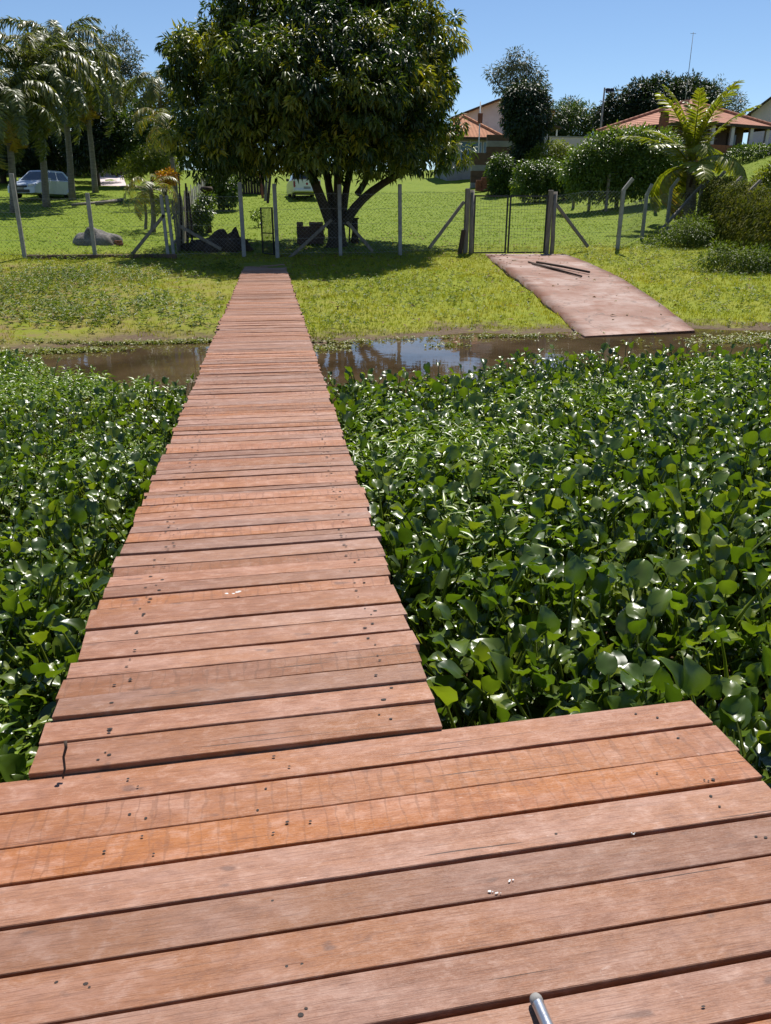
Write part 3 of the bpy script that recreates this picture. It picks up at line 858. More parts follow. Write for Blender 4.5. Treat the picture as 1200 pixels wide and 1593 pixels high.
def herb_patch(name, label, n, centers, mat, zlo, zhi, leafl, leafw, cat, seedv, per=9, clip=None):
    """low soft-stemmed waterside plants: whorls of narrow leaves"""
    r = np.random.default_rng(seedv)
    c = np.array(centers, float); wgt = c[:, 2] * c[:, 3]; ch = r.choice(len(c), n, p=wgt / wgt.sum())
    px = c[ch, 0] + r.normal(0, 1, n) * c[ch, 2] * .5; py = c[ch, 1] + r.normal(0, 1, n) * c[ch, 3] * .5
    ok = ~((px > WX0 - .02) & (px < WX1 + .02)) & ~((px < PX1) & (py < 2.0))
    if clip is not None: ok &= clip(px, py)
    px, py = px[ok], py[ok]; n = len(px)
    pz = np.maximum(WZ, gz(px, py)) + r.uniform(zlo, zhi, n)
    idx = np.repeat(np.arange(n), per)
    a = r.uniform(0, 6.28, len(idx)); el = r.uniform(-.2, .8, len(idx))
    d = np.stack([np.cos(a) * np.cos(el), np.sin(a) * np.cos(el), np.sin(el)], -1)
    nrm = np.array([0, 0, 1.0]) + r.normal(0, .35, (len(idx), 3))
    pos = np.stack([px, py, pz], -1)[idx] + r.normal(0, .012, (len(idx), 3)); pos[:, 2] -= r.uniform(0, .6 * max(zhi - zlo, .02), len(idx))
    L = r.uniform(.6, 1.3, len(idx)) * leafl
    S = np.stack([L * leafw, L, L], -1)
    tint = np.clip(np.repeat(r.normal(.42, .22, n), per) + r.normal(0, .12, len(idx)), 0, 1)
    Vv, Ff, Tt = spread_template(*LANCE, pos, frames(d, nrm), S, tint)
    return tag(link_mesh(name, np_mesh(name, Vv, Ff, Tt), mat), label, cat, kind='stuff')

herb_patch('waterside_herbs', 'bright green narrow-leaved herbs among the hyacinth right of the boardwalk', 2000, [(1.35, 5.8, 1.0, 1.2), (1.5, 6.0, .9, .9), (3.2, 7.5, 1.6, .6), (.9, 7.0, .4, .7), (1.1, 4.2, .4, .5), (5.5, 8.8, .8, .4)], HERB, .16, .42, .10, .24, 'herbs', 21, clip=lambda x, y: x > .48)
herb_patch('waterside_herbs', 'yellowish low herbs among the hyacinth left of the boardwalk', 3200, [(-1.2, 2.6, .5, .6), (-1.5, 3.9, .6, .6), (-3.0, 9.4, 2.0, 1.3), (-1.6, 6.6, .9, .8), (-4.5, 11.5, 1.6, 1.0)], HERB, .05, .24, .08, .32, 'herbs', 22, clip=left_bed)
herb_patch('floating_weed', 'pale yellow-green floating weed on the water at left', 9000, [(-2.6, 9.6, 1.8, 1.1), (-1.2, 9.9, .6, .35), (-3.6, 11.2, 2.2, 1.2), (-1.2, 2.8, .5, .9), (-1.4, 5.0, .7, 1.2), (-2.6, 7.5, 1.5, 1.5)], DUCK, .005, .05, .05, .55, 'weed', 23, 7, clip=left_bed)
herb_patch('floating_weed', 'patches of pale floating weed beside the bank right of the boardwalk', 2600, [(.85, 12.9, .5, .25), (2.9, 12.9, .35, .12), (9.5, 12.9, 2.2, .5), (7.8, 12.6, .6, .2), (3.5, 13.75, 2.6, .10), (1.2, 13.5, .9, .12), (4.0, 8.2, 2.4, .8), (1.4, 5.2, .5, .8)], DUCK, .005, .05, .05, .55, 'weed', 24, 7, clip=lambda x, y: x > .48)

herb_patch('floating_weed', 'thin line of weed along the muddy edge of the left puddle', 900, [(-2.2, 13.9, 1.8, .12), (-1.2, 13.9, .5, .15), (-3.6, 13.2, 1.0, .2)], DUCK, .005, .05, .05, .5, 'weed', 25, 7, clip=lambda x, y: x < -.78)

# ------------------------------------------------------------------ grass and weeds on the bank and lawn
def on_ramp(x, y):
    t = (y - 13.4) / 14.0
    xl = RT_['bl'][0] + (RT_['tl'][0] - RT_['bl'][0]) * t - .1 * np.sin(math.pi * np.clip(t, 0, 1)); xr = RT_['br'][0] + (RT_['tr'][0] - RT_['br'][0]) * t - .1 * np.sin(math.pi * np.clip(t, 0, 1))
    return (t > -.1) & (t < 1.0) & (x > xl + .03 + .07 * np.sin(y * 7.3) ** 2) & (x < xr - .05 - .10 * np.sin(y * 5.1) ** 2)

def grass(name, label, n, xr, yr, hr, wr, mat, seedv, keep=None, lumps=0.0, tmean=.4, per=3):
    r = np.random.default_rng(seedv)
    n0 = n // per
    x = r.uniform(*xr, n0)
    # even cover as seen from afar: a little denser near by
    u = r.random(n0); y0 = yr[0] + (yr[1] - yr[0]) * u ** 1.15
    ok = np.abs((x - .14 * y0) / (y0 + 1)) < .60
    ok &= ~((x > WX0 - .02) & (x < WX1 + .02) & (y0 < 25.5)) & ~on_ramp(x, y0) & (gz(x, y0) > WZ + .03)
    if keep is not None: ok &= keep(x, y0, r)
    x, y0 = x[ok], y0[ok]
    x = np.repeat(x, per) + r.normal(0, .02, len(x) * per); y0 = np.repeat(y0, per) + r.normal(0, .02, len(y0) * per)
    lum = .5 + .5 * np.sin(x * 1.3 + 2 * np.sin(y0 * .9)) * np.sin(y0 * 1.7 + np.sin(x * .8) * 2)
    hh = r.uniform(*hr, len(x)) * (1 + lumps * lum)
    ww = r.uniform(*wr, len(x))
    a = r.uniform(0, 6.28, len(x)); lean = np.abs(r.normal(.25, .3, len(x)))
    d = np.stack([np.sin(lean) * np.cos(a), np.sin(lean) * np.sin(a), np.cos(lean)], -1)
    nr = np.stack([-np.sin(a + r.normal(0, .6, len(x))), np.cos(a), 0 * a + .3], -1)
    pos = np.stack([x, y0, gz(x, y0) - .01], -1)
    tint = np.clip(r.normal(tmean, .18, len(x)) + .26 * (lum - .5) + .16 * np.sin(x * .55 + y0 * .31) * np.sin(y0 * .47 + 1) + .10 * np.sin(x * 2.7 + np.sin(y0 * 1.9) * 2), 0, 1)
    S = np.stack([ww, hh, hh], -1)
    Vv, Ff, Tt = spread_template(*BLADE, pos, frames(d, nr), S, tint)
    return tag(link_mesh(name, np_mesh(name, Vv, Ff, Tt), mat), label, 'grass', kind='stuff')

grass('grass', 'short yellow-green grass covering the bank', 190000, (-14, 20), (13.7, 28.0), (.025, .075), (.008, .016), GRASSM, 31, lambda x, y, r: r.random(len(x)) < np.where(x < -.8, np.clip(.35 + (y - 15) * .06 + .3 * np.sin(x * 2.1 + y * 1.3), .15, 1), 1.0), .5, .55)
grass('lawn_grass', 'mown green lawn grass behind the fence', 150000, (-24, 32), (27.5, 58), (.025, .06), (.012, .024), LAWNM, 32, None, .3, .36)
herb_patch('bank_weeds', 'taller leafy weeds on the bank left of the boardwalk', 2300, [(-4.5, 16.3, 2.6, 1.2), (-3.6, 15.5, 1.0, .7), (-6.5, 18.5, 3.0, 2.4), (-2.6, 17.2, 1.4, 1.4), (-5, 22, 3, 2.5), (-1.3, 24.2, .6, .8), (-1.8, 15.2, 1.0, .4), (-6.5, 26.7, 1.4, .3), (-4.6, 26.6, 1.5, .25)], WEED, .04, .30, .10, .25, 'weeds', 33, 8, clip=lambda x, y: (x < -.85) & (y > 14.3))
herb_patch('bank_weeds', 'leafy weeds scattered over the bank right of the boardwalk', 1500, [(13, 22, 3.5, 3.0), (12.5, 25.5, 3.5, 2.0), (3, 19, 3.0, 5), (11, 17, 3.0, 3.0), (1.2, 15, .7, 1.2), (10.5, 14.4, 2.0, .5)], WEED, .03, .16, .08, .24, 'weeds', 34, 8, clip=lambda x, y: (x > .6) & (y > 13.9) & ~on_ramp(x, y))

# ------------------------------------------------------------------ trees
def clump_leaves(lobes, n_clump, per, leafl, leafw, seedv, droop=.5, rad=.28, core=.45, zmin=-99, zjit=.25, flush=0.0, tm=.3, ts=.16, cut=.72, tpl=LANCE, holes=0.0, lobe_var=.08):
    """leaf whorls over and through a union of lobes (cx,cy,cz,rx,ry,rz)"""
    r = np.random.default_rng(seedv)
    lb = np.array(lobes, float); rv = lb[:, 3:6]
    area = (rv[:, 0] * rv[:, 1] + rv[:, 0] * rv[:, 2] + rv[:, 1] * rv[:, 2])
    ch = r.choice(len(lb), n_clump * 3, p=area / area.sum())
    d = unit(r.normal(0, 1, (len(ch), 3)))
    rr = np.where(r.random(len(ch)) < core, r.uniform(.35, .9, len(ch)), r.uniform(.88, 1.06, len(ch)))
    P = lb[ch, :3] + d * rv[ch] * rr[:, None]
    ok = P[:, 2] > zmin + r.normal(0, zjit, len(P))
    deep = np.zeros(len(P))
    for l in lb:
        q = np.linalg.norm((P - l[:3]) / l[3:6], axis=1); deep = np.maximum(deep, (q < cut) * 1.0)
    keep_core = r.random(len(P)) < .30
    if holes > 0:
        hn = np.sin(P[:, 0] * 2.3 + 1.7 * np.sin(P[:, 2] * 1.3)) * np.sin(P[:, 2] * 2.6 + P[:, 1] * .7) * np.cos(P[:, 1] * 1.9 + .5)
        ok &= ~((rr > .8) & (hn < -holes))
    ok &= (deep < .5) | keep_core
    P, d, ch = P[ok][:n_clump], d[ok][:n_clump], ch[ok][:n_clump]
    n = len(P)
    lob_t = r.normal(0, lobe_var, len(lb)); lob_f = r.random(len(lb)) < flush
    fl = lob_f[ch] & (r.random(n) < .6) & (d[:, 2] > -.45)
    idx = np.repeat(np.arange(n), per)
    o = d[idx]
    a = unit(r.normal(0, 1, (len(idx), 3)))
    dirv = unit(o * .55 + a * .95 + np.array([0, 0, -droop]))
    nrm = unit(o * .5 + np.array([0, 0, .7]) + r.normal(0, .45, (len(idx), 3)))
    pos = P[idx] + a * rad * r.random((len(idx), 1)) ** .6
    L = leafl * r.uniform(.65, 1.25, len(idx))
    S = np.stack([L * leafw, L, L], -1)
    base_t = np.where(fl, r.uniform(.72, .98, n), np.clip(r.normal(tm, ts, n) + lob_t[ch], 0, .66))
    tint = np.clip(base_t[idx] + r.normal(0, .06, len(idx)), 0, 1)
    return spread_template(tpl[0], tpl[1], pos, frames(dirv, nrm), S, tint)

def crown_obj(parent, mat, args, name='crown', base=None):
    V_, F_, T_ = args
    b = np.array(parent.location) if parent is not None else np.zeros(3)
    return link_mesh(name, np_mesh(name, V_ - b, F_, T_), mat, parent)

def px_lobes(lst, Y0, sx=1.0, sz=.9):
    """(px, py, depth offset, radius in metres)"""
    out = []
    for (px, py, dy, r) in lst:
        p = at(px, py, Y0 + dy); out.append((p[0], p[1], p[2], r * sx, r, r * sz))
    return out

def limb(a, b, r0, r1, n=6, wob=.12, sag=0.0, seedv=0):
    rr = random.Random(seedv); a = Vector(a); b = Vector(b)
    pts = []; rad = []
    for i in range(n):
        t = i / (n - 1); p = a.lerp(b, t)
        if 0 < i < n-1: p += Vector((rr.uniform(-wob, wob), rr.uniform(-wob, wob), rr.uniform(-wob, wob) * .5))
        p.z += sag * math.sin(math.pi * t)
        pts.append(p); rad.append(r0 + (r1 - r0) * t)
    return pts, rad

# mango tree by the fence
tb = at(524, 380, 29.6); tz = g(tb[0], 29.6)
mango = empty('mango_tree', (tb[0], 29.6, tz), 'large dense mango tree with dark glossy crown beside the walk gate', 'tree')
ML = px_lobes([(335, 105, 0, 1.75), (315, 185, .2, 1.2), (318, 235, -1.0, 1.2), (345, 225, -1.8, 1.3), (420, 60, -.5, 2.0), (430, 170, -2.8, 2.2), (415, 240, -1.5, 1.5), (390, 15, 0, 1.25),
               (345, 40, .6, .9), (690, 130, -.2, .55), (684, 75, -.1, .5), (712, 195, .1, .45), (300, 60, 0, .55), (470, 150, -4.2, 1.0), (585, 165, -4.0, 1.0), (560, 70, -3.2, 1.1), (400, 110, -2.6, 1.0), (650, 180, -2.6, .8), (360, 160, -2.2, .9), (520, 15, 0, 2.5), (530, 120, -2.9, 2.5), (520, 215, -3.0, 1.8), (615, 50, -.5, 2.1), (625, 140, -1.9, 1.9), (610, 215, -2.0, 1.7), (648, 105, 0, 1.25), (648, 55, .2, 1.1), (668, 185, 0, 1.05),
               (697, 240, .3, .72), (655, 235, -.8, 1.1), (560, -40, .5, 2.0), (470, -25, 1, 1.9), (400, 120, 3, 2.5), (540, 100, 3.4, 2.9), (610, 140, 2.4, 2.1), (500, 235, .4, 1.6), (370, 232, 1.0, 1.5), (580, 235, 1, 1.5), (480, 80, -1.6, 2.3), (300, 140, .2, .95)], 29.6)
rl_ = np.random.default_rng(99)
SUB = []
for (cx_, cy_, cz_, rx_, ry_, rz_) in ML:
    SUB.append((cx_, cy_, cz_, rx_ * .78, ry_ * .78, rz_ * .78))
    for q in range(5 if rx_ > 1.4 else 3 if rx_ > .8 else 1):
        dv_ = rl_.normal(0, 1, 3); dv_ /= np.linalg.norm(dv_)
        if dv_[1] > .3: dv_[1] *= -1
        k_ = rl_.uniform(.26, .46) if rx_ > .8 else .6
        SUB.append((cx_ + dv_[0] * rx_ * .74, cy_ + dv_[1] * ry_ * .74, cz_ + dv_[2] * rz_ * .74, rx_ * k_, ry_ * k_, rz_ * k_ * .9))
crown_obj(mango, MANGO, clump_leaves(SUB, 7400, 14, .26, .27, 61, droop=.8, rad=.17, core=.28, zmin=tz + 2.55, zjit=.25, flush=.36, tm=.42, ts=.12, lobe_var=.16, cut=.74))
tk = MB()
def lo(px, py, dy=0): 
    p = at(px, py, 29.6 + dy); return (p[0] - tb[0], dy, p[2] - tz)
tk.tube([(0, 0, -.15), (.02, 0, .25), (.0, 0, .62), (-.05, 0, .95)], [.44, .33, .31, .28], 10)
tk.obj('trunk', BARK, mango, True)
for s, (a, b, c, r0, r1) in enumerate([((516, 352), (497, 300), (470, 235), .20, .12), ((522, 345), (511, 290), (500, 215), .16, .10), ((527, 345), (523, 285), (530, 190), .17, .10),
                                      ((533, 345), (536, 290), (560, 200), .15, .09), ((537, 350), (556, 300), (640, 262), .19, .10), ((556, 302), (575, 280), (600, 200), .12, .07)]):
    pA, pB, pC = Vector(lo(*a)), Vector(lo(*b, (-.4, .5, -.2, .7, -.1, .2)[s])), Vector(lo(*c, (-1.2, 1.6, -.8, 2.0, -.6, 1.2)[s]))
    pts = []
    for i in range(8):
        t = i / 7; pts.append(pA * (1-t)**2 + pB * (2*t*(1-t)) * 1.0 + pC * t*t)
    MB().tube(pts, [r0 + (r1 - r0) * i / 7 for i in range(8)], 8).obj('limb', BARK, mango, True)

# palms -------------------------------------------------------------
def frond_mesh(L, nl, leaf, arch, hang, wd, plum, seedv, tmean=.3, dry=0.0, lw=.024):
    """a pinnate frond growing from the origin along +Y, arching over; leaflets as folded strips"""
    r = np.random.default_rng(seedv)
    m = 14; t = np.linspace(0, 1, m)
    ang = R(62) - (R(62) + arch) * t ** 1.25
    seg = L / (m - 1)
    py = np.concatenate([[0], np.cumsum(np.cos(ang[:-1]) * seg)]); pz = np.concatenate([[0], np.cumsum(np.sin(ang[:-1]) * seg)])
    parts = []
    mb = MB().tube([(0, py[i], pz[i]) for i in range(m)], [wd * (1 - .85 * t[i]) for i in range(m)], 4)
    vs = np.array(mb.v); q = np.array([f for f in mb.f if len(f) == 4])
    parts.append((vs, [q], np.full(len(vs), np.clip(tmean + .18, 0, 1))))
    tt = np.repeat(np.linspace(.16, .99, nl), 2); sgn = np.tile([-1, 1], nl)
    yy = np.interp(tt, t, py); zz = np.interp(tt, t, pz); aa = np.interp(tt, t, ang)
    fwd = np.stack([0 * tt, np.cos(aa), np.sin(aa)], -1)
    prof = np.sin(np.pi * (tt * .82 + .14)) ** .6
    d = np.stack([sgn * np.ones_like(tt), 0 * tt, 0 * tt], -1) + fwd * (.35 + .6 * tt)[:, None] + r.normal(0, plum, (len(tt), 3)) + np.array([0, 0, 1]) * r.normal(0, plum, (len(tt), 1))
    d = unit(d)
    LL = leaf * prof * r.uniform(.85, 1.1, len(tt)); w_ = lw * leaf / .6
    pos = np.stack([0 * tt, yy, zz], -1)
    up = np.array([0, 0, 1.0])
    # leaflet as three segments that bend down
    s = np.array([0, .35, .7, 1.0]); wid = np.array([.6, 1.0, .75, .08]) * w_
    sid = unit(np.cross(d, up + r.normal(0, .3, d.shape)))
    Vs = []
    for k in range(4):
        c = pos + d * (LL * s[k])[:, None] - up * (LL * hang * s[k] ** 1.8)[:, None]
        Vs += [c - sid * wid[k], c + sid * wid[k]]
    Vv = np.stack(Vs, 1).reshape(-1, 3); nL = len(tt)
    o = (np.arange(nL) * 8)[:, None]
    Fq = np.concatenate([o + np.array([[0, 1, 3, 2]]), o + np.array([[2, 3, 5, 4]]), o + np.array([[4, 5, 7, 6]])])
    ti = np.clip(r.normal(tmean, .13, nL) + dry * tt, 0, 1)
    parts.append((Vv, [Fq], np.repeat(ti, 8)))
    V_, F_, T_ = merge(parts)
    me = np_mesh('frond', V_, F_, T_)
    return me

def palm(name, label, base, top, r0, r1, fmeshes, n, scale, elevs, seedv, group=None, cat='palm', upright=None):
    r = random.Random(seedv)
    root = empty(name, tuple(base), label, cat, group)
    h = Vector(top) - Vector(base)
    pts = [Vector((0, 0, -.1)), h * .08, h * .3 + Vector((.05, 0, 0)), h * .6 + Vector((.06, 0, 0)), h * .85, h]
    MB().tube(pts, [r0 * 1.35, r0 * 1.1, r0, (r0 + r1) / 2, r1, r1 * .8], 9).obj('trunk', PALMBARK, root, True)
    for k in range(n):
        f = (k + .5) / n
        az = k * 2.39996 + r.uniform(-.3, .3)
        el = elevs[0] + (elevs[1] - elevs[0]) * f + r.uniform(-6, 6)
        me = fmeshes[-1] if (f > .86 and len(fmeshes) > 2) else fmeshes[k % max(1, len(fmeshes) - 1)]
        if upright is not None and f < .42: me = upright
        o = bpy.data.objects.new('frond', me)
        s = scale * r.uniform(.85, 1.1) * (1 if f > .15 else .85)
        o.scale = (s, s, s)
        o.rotation_euler = (Matrix.Rotation(az, 3, 'Z') @ Matrix.Rotation(R(el - 62), 3, 'X')).to_euler()
        o.location = h + Vector((math.cos(az + 1.57) * .07, math.sin(az + 1.57) * .07, -.35 * f))
        o.parent = root; col.objects.link(o)
    return root

QF = [frond_mesh(3.4, 74, .62, R(50), .55, .035, .40, 71, .40, .1, .036), frond_mesh(3.6, 74, .66, R(68), .7, .035, .42, 72, .48, .15, .036), frond_mesh(3.3, 70, .6, R(36), .5, .035, .40, 73, .34, .1, .036), frond_mesh(3.0, 60, .55, R(80), .9, .035, .35, 74, .72, .3)]
for f in QF: f.materials.append(PALML)
PALMS = [  # base px, depth, crown px, label
    ((18, 300), 43, (8, 150), 'tall palm nearest the left edge of the lawn', 28, .95),
    ((72, 313), 46, (52, 112), 'tall palm in front of the silver car', 30, 1.05),
    ((112, 300), 50, (92, 84), 'tallest palm just right of the silver car', 30, 1.1),
    ((147, 283), 56, (128, 112), 'palm with slim trunk at the right end of the row', 28, 1.1),
]
for k, (b, Y, c, lab, n, s) in enumerate(PALMS):
    bp = at(b[0], b[1], Y); bp[2] = g(bp[0], Y)
    tp = at(c[0], c[1], Y)
    palm('palm_tree', lab, bp, tp, .17, .13, QF, n, s, (88, -48), 300 + k, 'tall palms on the left lawn')
p0 = at(60, 90, 66); b0 = (p0[0], 66, g(p0[0], 66))
palm('palm_tree', 'far palm showing behind the two left palms', b0, p0, .17, .13, QF, 18, 1.1, (75, -35), 311, 'tall palms on the left lawn')
p0 = at(188, 128, 74); b0 = (p0[0], 74, g(p0[0], 74))
palm('palm_tree', 'distant thin palm against the sky right of the palm row', b0, p0, .16, .12, QF, 12, .95, (40, -40), 312)
p0 = at(248, 135, 52); b0 = (p0[0] - .3, 52, g(p0[0], 52))
palm('palm_tree', 'palm half hidden behind the left side of the mango crown', b0, p0, .15, .12, QF, 16, .9, (65, -45), 313)

YF = [frond_mesh(1.5, 26, .36, R(60), .5, .016, .1, 81, .62), frond_mesh(1.6, 26, .36, R(80), .5, .016, .1, 82, .7), frond_mesh(1.3, 24, .34, R(90), .6, .016, .1, 83, .55)]
for f in YF: f.materials.append(PALML)
bp = at(236, 335, 34.5); bp[2] = g(bp[0], 34.5); tp = at(234, 288, 34.5)
palm('young_palm', 'small young palm with drooping fronds on the left lawn', bp, tp, .10, .08, YF, 14, .95, (70, -25), 320)
bp = at(224, 326, 35.5); bp[2] = g(bp[0], 35.5); tp = at(222, 296, 35.5)
palm('young_palm', 'slimmer young palm just behind the small lawn palm', bp, tp, .06, .05, YF, 8, .6, (70, -10), 321)
p0 = at(262, 165, 46); b0 = (p0[0], 46, g(p0[0], 46))
palm('arching_palm', 'palm with pale arching fronds beside the mango crown', b0, at(258, 190, 46), .12, .09, YF, 14, 1.5, (70, -20), 322)

CF = [frond_mesh(2.6, 44, .62, R(48), .55, .045, .06, 91, .42, .1, .036), frond_mesh(2.5, 44, .62, R(72), .6, .045, .06, 92, .38, .15, .036), frond_mesh(2.9, 52, .6, R(-12), .25, .045, .07, 93, .5, 0, .036), frond_mesh(2.3, 40, .66, R(95), .9, .045, .06, 94, .52, .3, .036)]
for f in CF: f.materials.append(COCO)
bp = at(1072, 338, 32); bp[2] = g(bp[0], 32); tp = at(1076, 250, 32)
coco = palm('coconut_palm', 'young coconut palm with long arching fronds at the right fence', bp, tp, .24, .17, CF, 22, 1.08, (98, -12), 331, upright=CF[2])
rr = random.Random(5)
for k in range(9):
    a = rr.uniform(0, 6.28); h = rr.uniform(1.2, 2.3)
    MB().beam((.16 * math.cos(a), .16 * math.sin(a), h), (.42 * math.cos(a), .42 * math.sin(a), h - rr.uniform(.2, .6)), .09, .02).obj('dead_sheath', DARKWOOD, coco)

# broad-leaved trees and shrubs -------------------------------------
def broad(name, label, base_px, Y, lobes, n, per, ll, lw, mat, seedv, trunk=.15, droop=.3, rad=.3, core=.4, cat='tree', group=None, tm=.35, zmin=-99, limbs=3, tpl=LANCE, cut=.72):
    b = at(base_px[0], base_px[1], Y); z = g(b[0], Y)
    root = empty(name, (b[0], Y, z), label, cat, group)
    lb = px_lobes(lobes, Y)
    crown_obj(root, mat, clump_leaves(lb, n, per, ll, lw, seedv, droop, rad, core, zmin=max(zmin, z + .05), tm=tm, tpl=tpl, cut=cut), 'crown' if cat == 'tree' else 'foliage')
    if trunk:
        c = np.mean([l[:3] for l in lb], 0) - np.array([b[0], Y, z])
        mb = MB(); mb.tube([(0, 0, -.1), (c[0] * .1, 0, c[2] * .35), (c[0] * .6, c[1] * .6, c[2] * .8), tuple(c)], [trunk * 1.3, trunk, trunk * .8, trunk * .5], 8)
        mb.obj('trunk' if cat == 'tree' else 'stem', BARK, root, True)
        for q in range(limbs):
            l = lb[(q * 2 + 1) % len(lb)]
            e = np.array(l[:3]) - np.array([b[0], Y, z])
            pts, rad_ = limb((c[0] * .3, c[1] * .3, c[2] * .5), tuple(e), trunk * .6, trunk * .15, 6, .15, 0, seedv + q)
            MB().tube(pts, rad_, 6).obj('limb' if cat == 'tree' else 'stem', BARK, root, True)
    return root

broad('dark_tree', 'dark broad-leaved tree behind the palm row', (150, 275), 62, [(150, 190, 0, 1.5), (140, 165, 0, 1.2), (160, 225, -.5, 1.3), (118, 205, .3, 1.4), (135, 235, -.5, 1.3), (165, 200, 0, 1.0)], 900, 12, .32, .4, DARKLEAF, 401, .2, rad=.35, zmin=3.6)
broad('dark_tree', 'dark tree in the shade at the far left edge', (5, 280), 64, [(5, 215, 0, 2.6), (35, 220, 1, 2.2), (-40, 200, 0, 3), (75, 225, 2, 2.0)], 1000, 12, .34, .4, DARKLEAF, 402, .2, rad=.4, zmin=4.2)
broad('green_bush', 'mid green bushy growth between the palm trunks', (95, 278), 66, [(60, 235, 0, 1.2), (95, 225, 0, 1.4), (125, 240, 0, 1.2), (30, 245, 0, 1.1), (165, 245, -1, 1.0)], 700, 10, .3, .36, MIDLEAF, 424, .1, rad=.45, cat='shrub', tm=.4)
broad('slender_tree', 'slender airy grey-green tree rising behind the palm row', (183, 265), 78, [(185, 85, 0, 1.7), (172, 110, 0, 1.5), (195, 115, .5, 1.2), (170, 75, 0, 1.1), (180, 150, 0, 1.0)], 420, 9, .34, .3, EUCA, 403, .16, rad=.5, core=.5, cut=.5)
broad('green_bush', 'bright green leafy bush behind the small lawn palm', (205, 270), 62, [(205, 205, 0, 1.3), (225, 190, 1, 1.4), (195, 235, -.5, 1.1), (240, 215, 0, 1.4), (215, 225, -.6, 1.2), (255, 240, 0, 1.2)], 1000, 10, .28, .36, MIDLEAF, 404, .1, rad=.35, cat='shrub', tm=.45)
broad('green_bush', 'yellow-green bush at the left of the mango crown', (235, 280), 50, [(228, 248, 0, .7), (248, 250, 0, .75), (205, 262, .4, .6), (262, 262, .3, .7)], 420, 10, .2, .35, YELLEAF, 405, .06, rad=.25, cat='shrub', tm=.35)
broad('croton_shrub', 'orange and yellow leaved shrub on the left lawn', (256, 292), 44, [(254, 278, 0, .28), (264, 276, .2, .3)], 80, 9, .22, .24, ORLEAF, 406, .04, rad=.16, cat='shrub', tm=.4)
broad('fence_shrub', 'leafy green shrub growing along the pale board fence', (315, 362), 33.5, [(316, 330, 0, .36), (312, 350, -.2, .3), (322, 312, .3, .3), (309, 365, -.3, .22)], 210, 10, .14, .4, HEDGEL, 407, .03, rad=.14, cat='shrub', tm=.5)
broad('fence_shrub', 'rounded shrub at the far end of the board fence', (347, 318), 44, [(345, 290, 0, .75), (352, 305, -.2, .55), (336, 280, .2, .55)], 330, 10, .2, .45, HEDGEL, 408, .05, rad=.22, cat='shrub', tm=.35)
broad('gate_sapling', 'thin sapling beside the small iron gate', (402, 350), 36, [(400, 335, 0, .2), (404, 350, 0, .18)], 28, 7, .14, .36, HEDGEL, 409, .015, rad=.12, cat='shrub', tm=.4, limbs=1)
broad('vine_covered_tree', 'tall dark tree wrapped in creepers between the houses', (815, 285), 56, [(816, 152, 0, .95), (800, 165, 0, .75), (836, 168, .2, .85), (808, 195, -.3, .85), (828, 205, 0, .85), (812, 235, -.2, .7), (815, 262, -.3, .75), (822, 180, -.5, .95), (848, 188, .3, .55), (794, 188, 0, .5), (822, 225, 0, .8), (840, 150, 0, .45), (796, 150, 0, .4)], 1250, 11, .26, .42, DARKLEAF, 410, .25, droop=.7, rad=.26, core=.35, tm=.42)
broad('eucalyptus_tree', 'airy grey eucalyptus rising behind the creeper-covered tree', (812, 260), 92, [(803, 95, 0, 1.1), (820, 98, 0, .9), (785, 108, 0, 1.0), (832, 122, 0, 1.1), (800, 122, 1, 1.2), (768, 118, 0, .7), (842, 135, 0, .7), (815, 140, 0, 1.2), (775, 136, 0, .6), (790, 135, 0, .8)], 430, 10, .38, .28, EUCA, 411, .3, droop=.6, rad=.55, core=.4, cut=.5, tm=.3)
broad('background_tree', 'feathery green trees and palms behind the boundary wall', (875, 235), 82, [(860, 190, 0, 1.7), (885, 195, 0, 1.8), (905, 190, 1, 1.6), (845, 205, 0, 1.3), (920, 205, 0, 1.5), (890, 175, 1, 1.0)], 760, 11, .42, .22, MIDLEAF, 412, .18, droop=.7, rad=.5, tm=.3)
broad('background_tree', 'small conifer-like tree top above the boundary wall', (890, 235), 96, [(889, 165, 0, .8), (888, 178, 0, 1.1), (882, 160, 0, .5)], 160, 9, .3, .3, DARKLEAF, 413, .1, rad=.35)
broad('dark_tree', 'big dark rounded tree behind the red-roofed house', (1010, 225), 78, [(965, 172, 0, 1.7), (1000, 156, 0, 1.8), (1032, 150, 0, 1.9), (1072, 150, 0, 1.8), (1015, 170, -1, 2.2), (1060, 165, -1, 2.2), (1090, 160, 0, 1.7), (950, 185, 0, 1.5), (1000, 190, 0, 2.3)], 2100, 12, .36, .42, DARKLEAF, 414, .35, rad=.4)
broad('slender_tree', 'thin-leaved pale tree at the right of the big dark tree', (1125, 225), 86, [(1120, 145, 0, 1.4), (1135, 160, 0, 1.4), (1108, 165, 0, 1.2), (1150, 175, 0, 1.1)], 260, 9, .36, .3, EUCA, 415, .15, rad=.5, cut=.5)
